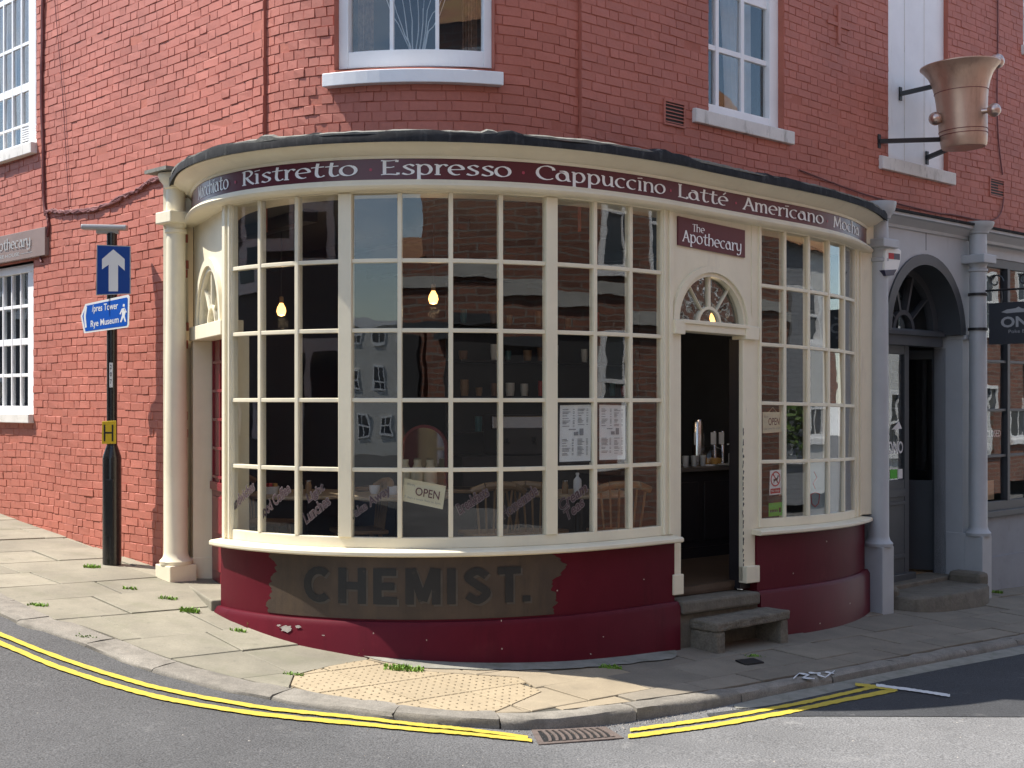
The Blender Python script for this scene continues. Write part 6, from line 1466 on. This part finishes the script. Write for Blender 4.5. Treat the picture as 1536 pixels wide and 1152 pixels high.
curtain(rw_cells[1][1] - .1, rw_cells[2][1] + .05, rw_z0, rw_lim[3], -.3, M_curtw, 'white net curtain in the sash window above the cafe entrance', gather=.25)
tw = thing('twig_vase', UW.P((cw_cells[1][0] + cw_cells[1][1]) / 2, cw_z0, -.3), 'bunch of bare white twigs standing in the curved window', 'twigs')
for k in range(9):
    r_ = random.Random(k); sp = (k - 4) * .06
    pts = [UW.P((cw_cells[1][0] + cw_cells[1][1]) / 2 + .012 * (k - 4) + sp * t_ ** 1.6 * 1.2 + .015 * math.sin(t_ * 6 + k), cw_z0 + .03 + t_ * .62 * r_.uniform(.85, 1.1), -.28 + .05 * math.sin(k)) for t_ in np.linspace(0, 1, 8)]
    one(lambda m: m.tube(pts, [.0065 - .0045 * i / 7 for i in range(8)], 5), 'twig', M_twig, tw)
# grey shop interior bits seen through its open door
t_ = thing('bar_stool', UW.P(UW.a_of(1382, -.9), zfloor - .02, -.9), 'black bar stool inside the grey shop doorway', 'stool')
cb = UW.P(UW.a_of(1382, -.9), zfloor - .02, -.9)
one(lambda m: m.lathe(cb + Vector((0, 0, .72)), [(.16, 0), (.17, .015), (.16, .03)], 18), 'seat', M_iron, t_)
for k in range(4): one(lambda m: m.tube([cb + Vector((.09 * math.cos(k * 1.571 + .4), .09 * math.sin(k * 1.571 + .4), .72)), cb + Vector((.2 * math.cos(k * 1.571 + .4), .2 * math.sin(k * 1.571 + .4), 0))], .012, 6), 'leg', M_iron, t_)
mb_ = thing('menu_board', UW.P(UW.a_of(1378, -2.5), 1.6, -2.5), 'dark wall menu board inside the grey shop', 'menu board')
for k in range(6): one(lambda m: m.box(UW, UW.a_of(1372, -2.5) - .1, UW.a_of(1372, -2.5) + .7, 1.65 + k * .25, 1.86 + k * .25, -2.56, -2.52), 'plank', mat('menu_plank', (.09, .075, .065), .6) if 'menu_plank' not in MATS else MATS['menu_plank'], mb_)
for k in range(6): one(lambda m: m.box(UW, UW.a_of(1372, -2.5), UW.a_of(1372, -2.5) + .4, 1.74 + k * .25, 1.765 + k * .25, -2.52, -2.518), 'print', M_signg, mb_)
one(lambda m: put_text(m, 'CLOSED', on(UW, UW.a_of(1479, .07), zy(656, 14.9), .07), 0, 0, UW.a_of(1501, .07) - UW.a_of(1479, .07), .075, bold=.01), 'closed_lettering', M_paper, gs)
cl = thing('notice_card', UW.P(UW.a_of(1484, .07), zy(750, 14.9), .07), 'brown paper notice low in the grey shop window', 'notice')
one(lambda m: m.box(UW, UW.a_of(1479, .075), UW.a_of(1491, .075), zy(751, 14.9), zy(722, 14.9), .07, .074), 'sheet', mat('kraft_paper', (.42, .27, .15), .8), cl)

# ------------------------------------------------------------------ the other side of the street (seen only as reflections)
C0 = UW.P(LARC, 0).xy
OA = C0 + nR * 9.6; dR2 = Vector((math.cos(R(TR_)), math.sin(R(TR_))))
def oppo(a0, a1, h, mm, name, lab, wins, trim=None, gable=0., string=None, roof=None, depth=5.):
    x0 = OA + dR2 * a0; base = thing(name, (x0.x, x0.y, -.3), lab, 'building')
    # facade faces back towards the corner building
    F = Frame([0, a1 - a0], [x0.x, x0.x + dR2.x * (a1 - a0)], [x0.y, x0.y + dR2.y * (a1 - a0)], [R(TR_) + math.pi * 0] * 2)
    P = lambda a, z, d: F.P(a, z, -d)          # d out towards the street
    L = a1 - a0
    def bx(m, A0, A1, z0, z1, d0, d1): m.box(F, A0, A1, z0, z1, -d1, -d0)
    def shell(m):
        xs = sorted(set([0, L] + [v for w in wins for v in (w[0], w[0] + w[2])])); zs_ = sorted(set([-.6, h] + [v for w in wins for v in (w[1], w[1] + w[3])]))
        for i in range(len(xs) - 1):
            for j in range(len(zs_) - 1):
                am, zm = (xs[i] + xs[i + 1]) / 2, (zs_[j] + zs_[j + 1]) / 2
                if any(w[0] < am < w[0] + w[2] and w[1] < zm < w[1] + w[3] for w in wins): continue
                m.add([P(xs[i], zs_[j], 0), P(xs[i + 1], zs_[j], 0), P(xs[i + 1], zs_[j + 1], 0), P(xs[i], zs_[j + 1], 0)], [(0, 1, 2, 3)])
        for A in (0, L): m.add([P(A, -.6, 0), P(A, -.6, -depth), P(A, h, -depth), P(A, h + gable, -depth / 2), P(A, h, 0)], [(0, 1, 2, 3, 4)])
        m.add([P(0, -.6, -depth), P(L, -.6, -depth), P(L, h, -depth), P(0, h, -depth)], [(0, 1, 2, 3)])
    one(shell, 'wall', mm, base, normals=False)
    if roof is not None:
        one(lambda m: m.add([P(-.2, h - .05, .25), P(L + .2, h - .05, .25), P(L + .2, h + gable, -depth / 2), P(-.2, h + gable, -depth / 2), P(-.2, h - .05, -depth - .2), P(L + .2, h - .05, -depth - .2)], [(0, 1, 2, 3), (3, 2, 5, 4)]), 'roof', roof, base)
    for w in wins:
        a, z, ww, hh_ = w[:4]
        fr = one(lambda m: (bx(m, a, a + .09, z, z + hh_, -.1, .03), bx(m, a + ww - .09, a + ww, z, z + hh_, -.1, .03), bx(m, a + .09, a + ww - .09, z + hh_ - .09, z + hh_, -.1, .028), bx(m, a + .09, a + ww - .09, z, z + .1, -.1, .028), bx(m, a + .09, a + ww - .09, z + hh_ / 2 - .03, z + hh_ / 2 + .03, -.08, -.02), bx(m, a + ww / 2 - .015, a + ww / 2 + .015, z + .1, z + hh_ - .09, -.08, -.03)), 'window', M_white, base)
        one(lambda m: bx(m, a + .05, a + ww - .05, z + .05, z + hh_ - .05, -.07, -.06), 'pane', mat('far_window_glass', (.05, .06, .075), .08) if 'far_window_glass' not in MATS else MATS['far_window_glass'], fr)
        one(lambda m: bx(m, a - .1, a + ww + .1, z - .14, z, -.05, .1), 'sill', M_white, fr)
    for z in (string or []): one(lambda m: bx(m, 0, L, z, z + .22, -.02, .07), 'string_course', mat('pale_stone_band', (.42, .41, .38), .8) if 'pale_stone_band' not in MATS else MATS['pale_stone_band'], base)
    return base, F, bx
MB_br = wall_brick_mat('opposite_brick', R(TR_), (.24, .10, .064), (.13, .058, .04), (.21, .18, .155), 1.35)
MB_gy = wall_brick_mat('grey_painted_brick', R(TR_), (.30, .31, .33), (.27, .28, .30), (.22, .23, .25), 1.2)
M_tile = mat('clay_roof_tile', (.28, .13, .06), .8, .3, 9, .5, 30, stain=[((.35, .27, .08), 2, .5, .7, .6, V1)])
bh = oppo(-10.6, 14.2, 7.6, MB_br, 'brick_house', 'dark red brick house across the street with white sash windows', [(17.0, 3.75, 1.0, 1.9), (20.4, 3.75, 1.0, 1.9), (17.1, 1.0, 1.1, 1.75), (13.4, 5.2, 1.0, 1.7), (5.0, 5.6, 1.0, 1.6)], string=[3.3], gable=2.2, roof=M_tile)
for k in range(4):
    one(lambda m: bh[2](m, .5 + k * 3.9, 4.1 + k * 3.9, -.5, 2.6, -.02, .06), 'shop_front', M_dark, bh[0])
    one(lambda m: bh[2](m, .3 + k * 3.9, 4.3 + k * 3.9, 2.6, 2.75, -.02, .14), 'shop_cornice', M_dkgrey, bh[0])
lb = oppo(-14.4, -10.7, 4.3, MB_br, 'low_brick_house', 'low brick house beside the taller brick house across the street', [(1.0, .6, 1.4, 1.6)], gable=.8, roof=M_tile)
one(lambda m: lb[2](m, .1, 3.6, -.5, 2.7, -.02, .06), 'shop_front', M_dark, lb[0])
oppo(14.3, 20.5, 5.2, MB_gy, 'grey_brick_house', 'grey painted brick house with a lichen covered tiled roof across the street', [(.8, 2.9, .9, 1.4), (3.0, 2.9, .9, 1.4), (.8, .4, 1.8, 1.7), (4.0, .4, 1.8, 1.7)], gable=2.6, roof=M_tile)
oppo(20.6, 25, 6.0, mat('white_weatherboard', (.66, .66, .64), .6, .05, 4), 'white_boarded_house', 'white weatherboarded house further down the street', [(.8 + k * 2.2, z, 1.0, 1.5) for k in range(2) for z in (.6, 3.6)], gable=2.4, roof=M_tile)
oppo(25.1, 45, 6.6, MB_br, 'long_brick_house', 'long brick house at the far end of the street opposite', [(1 + k * 3.2, z, 1.0, 1.6) for k in range(6) for z in (.6, 3.8)], gable=2.4, roof=M_tile)
# building on the far corner of the left street, and a pale one beyond it
C1 = UW.P(0, 0).xy
def block(name, lab, pts, h, mm, cornice=None, wins=()):
    base = thing(name, (pts[0][0], pts[0][1], -.4), lab, 'building'); n = len(pts)
    one(lambda m: m.poly([(x, y, h) for x, y in pts], (0, 0, -h - .6)), 'wall', mm, base)
    if cornice: one(lambda m: m.poly([(sum(q[0] for q in pts) / n + (x - sum(q[0] for q in pts) / n) * 1.04, sum(q[1] for q in pts) / n + (y - sum(q[1] for q in pts) / n) * 1.04, h + .25) for x, y in pts], (0, 0, -.35)), 'cornice', cornice, base)
    for (i, t0, w, z0, z1) in wins:
        p, q = Vector(pts[i]), Vector(pts[(i + 1) % n]); dd_ = (q - p).normalized(); no_ = Vector((dd_.y, -dd_.x)); ce = sum((Vector(v) for v in pts), Vector((0, 0))) / n
        if no_.dot(p - ce) < 0: no_ = -no_
        c = p + dd_ * (t0 + w / 2)
        fr = one(lambda m: m.obox((c.x + no_.x * .03, c.y + no_.y * .03, (z0 + z1) / 2), w, .1, z1 - z0, math.atan2(dd_.y, dd_.x)), 'window', M_white, base)
        for sx in (-1, 1):
            for sz in (-1, 1): one(lambda m: m.obox((c.x + no_.x * .075 + dd_.x * sx * w * .22, c.y + no_.y * .075 + dd_.y * sx * w * .22, (z0 + z1) / 2 + sz * (z1 - z0) * .22), w * .36, .02, (z1 - z0) * .36, math.atan2(dd_.y, dd_.x)), 'pane', MATS['far_window_glass'], fr)
    return base
wdl = Vector((-math.cos(R(TL)), -math.sin(R(TL)))); cL = Vector((-.747, 9.254)) - dR2 * 6.9
block('corner_house', 'grey rendered house on the far corner of the side street', [tuple(cL), tuple(cL + wdl * 34), tuple(cL + wdl * 34 - dR2 * 7), tuple(cL - dR2 * 7)], 6.2, mat('grey_render', (.13, .13, .135), .85, .08), M_white, [(0, 1.2 + k * 2.3, .95, z, z + 1.6) for k in range(12) for z in (.9, 3.6)])
block('white_terrace', 'white stucco terrace with heavy cornice far down the street', [(-13, -49), (-38.5, -55), (-40, -68), (-10, -62)], 5.9, mat('white_stucco', (.62, .61, .57), .8, .06), M_white, [(0, .8 + k * 1.7, .8, z, z + 1.3) for k in range(14) for z in (1.0, 3.6)])

# leafy shrub in a tub across the street
sa = OA + dR2 * 16.6 - nR * .7
shr = thing('tub_shrub', (sa.x, sa.y, roadz(sa.x, sa.y)), 'leafy green shrub in a dark tub across the street', 'shrub')
one(lambda m: m.lathe((sa.x, sa.y, roadz(sa.x, sa.y)), [(.3, 0), (.38, .5), (.4, .52), (.34, .5)], 16), 'tub', M_iron, shr, smooth=True)
one(lambda m: m.tube([(sa.x, sa.y, .1), (sa.x, sa.y, 1.4)], [.05, .03], 8), 'stem', M_wood, shr)
def crown(m):
    rr = random.Random(9)
    for k in range(900):
        v = Vector((rr.gauss(0, 1), rr.gauss(0, 1), rr.gauss(0, 1))).normalized() * (rr.random() ** .5); c = Vector((sa.x + v.x * .95, sa.y + v.y * .95, 1.35 + v.z * 1.0))
        u = Vector((rr.gauss(0, 1), rr.gauss(0, 1), rr.gauss(0, 1))).normalized() * .09; w = u.orthogonal().normalized() * .05
        m.add([c - u, c + w, c + u, c - w], [(0, 1, 2, 3)])
one(crown, 'crown', M_leaf, shr, kind='stuff', normals=False)
for k in range(6):
    c = CF.P(CF.a_of(1028 + k * 6.5, -.16), czt, -.16 - .05 * (k % 2)); t_ = thing('glass_tumbler', c, 'clear glass tumbler in the row along the counter', 'tumbler', 'tumblers on the counter')
    one(lambda m: m.lathe(c, [(.026, 0), (.033, .1), (.03, .1), (.023, .008)], 12), 'bowl', mat('tumbler_glass', (.45, .47, .47), .1) if 'tumbler_glass' not in MATS else MATS['tumbler_glass'], t_, smooth=True)
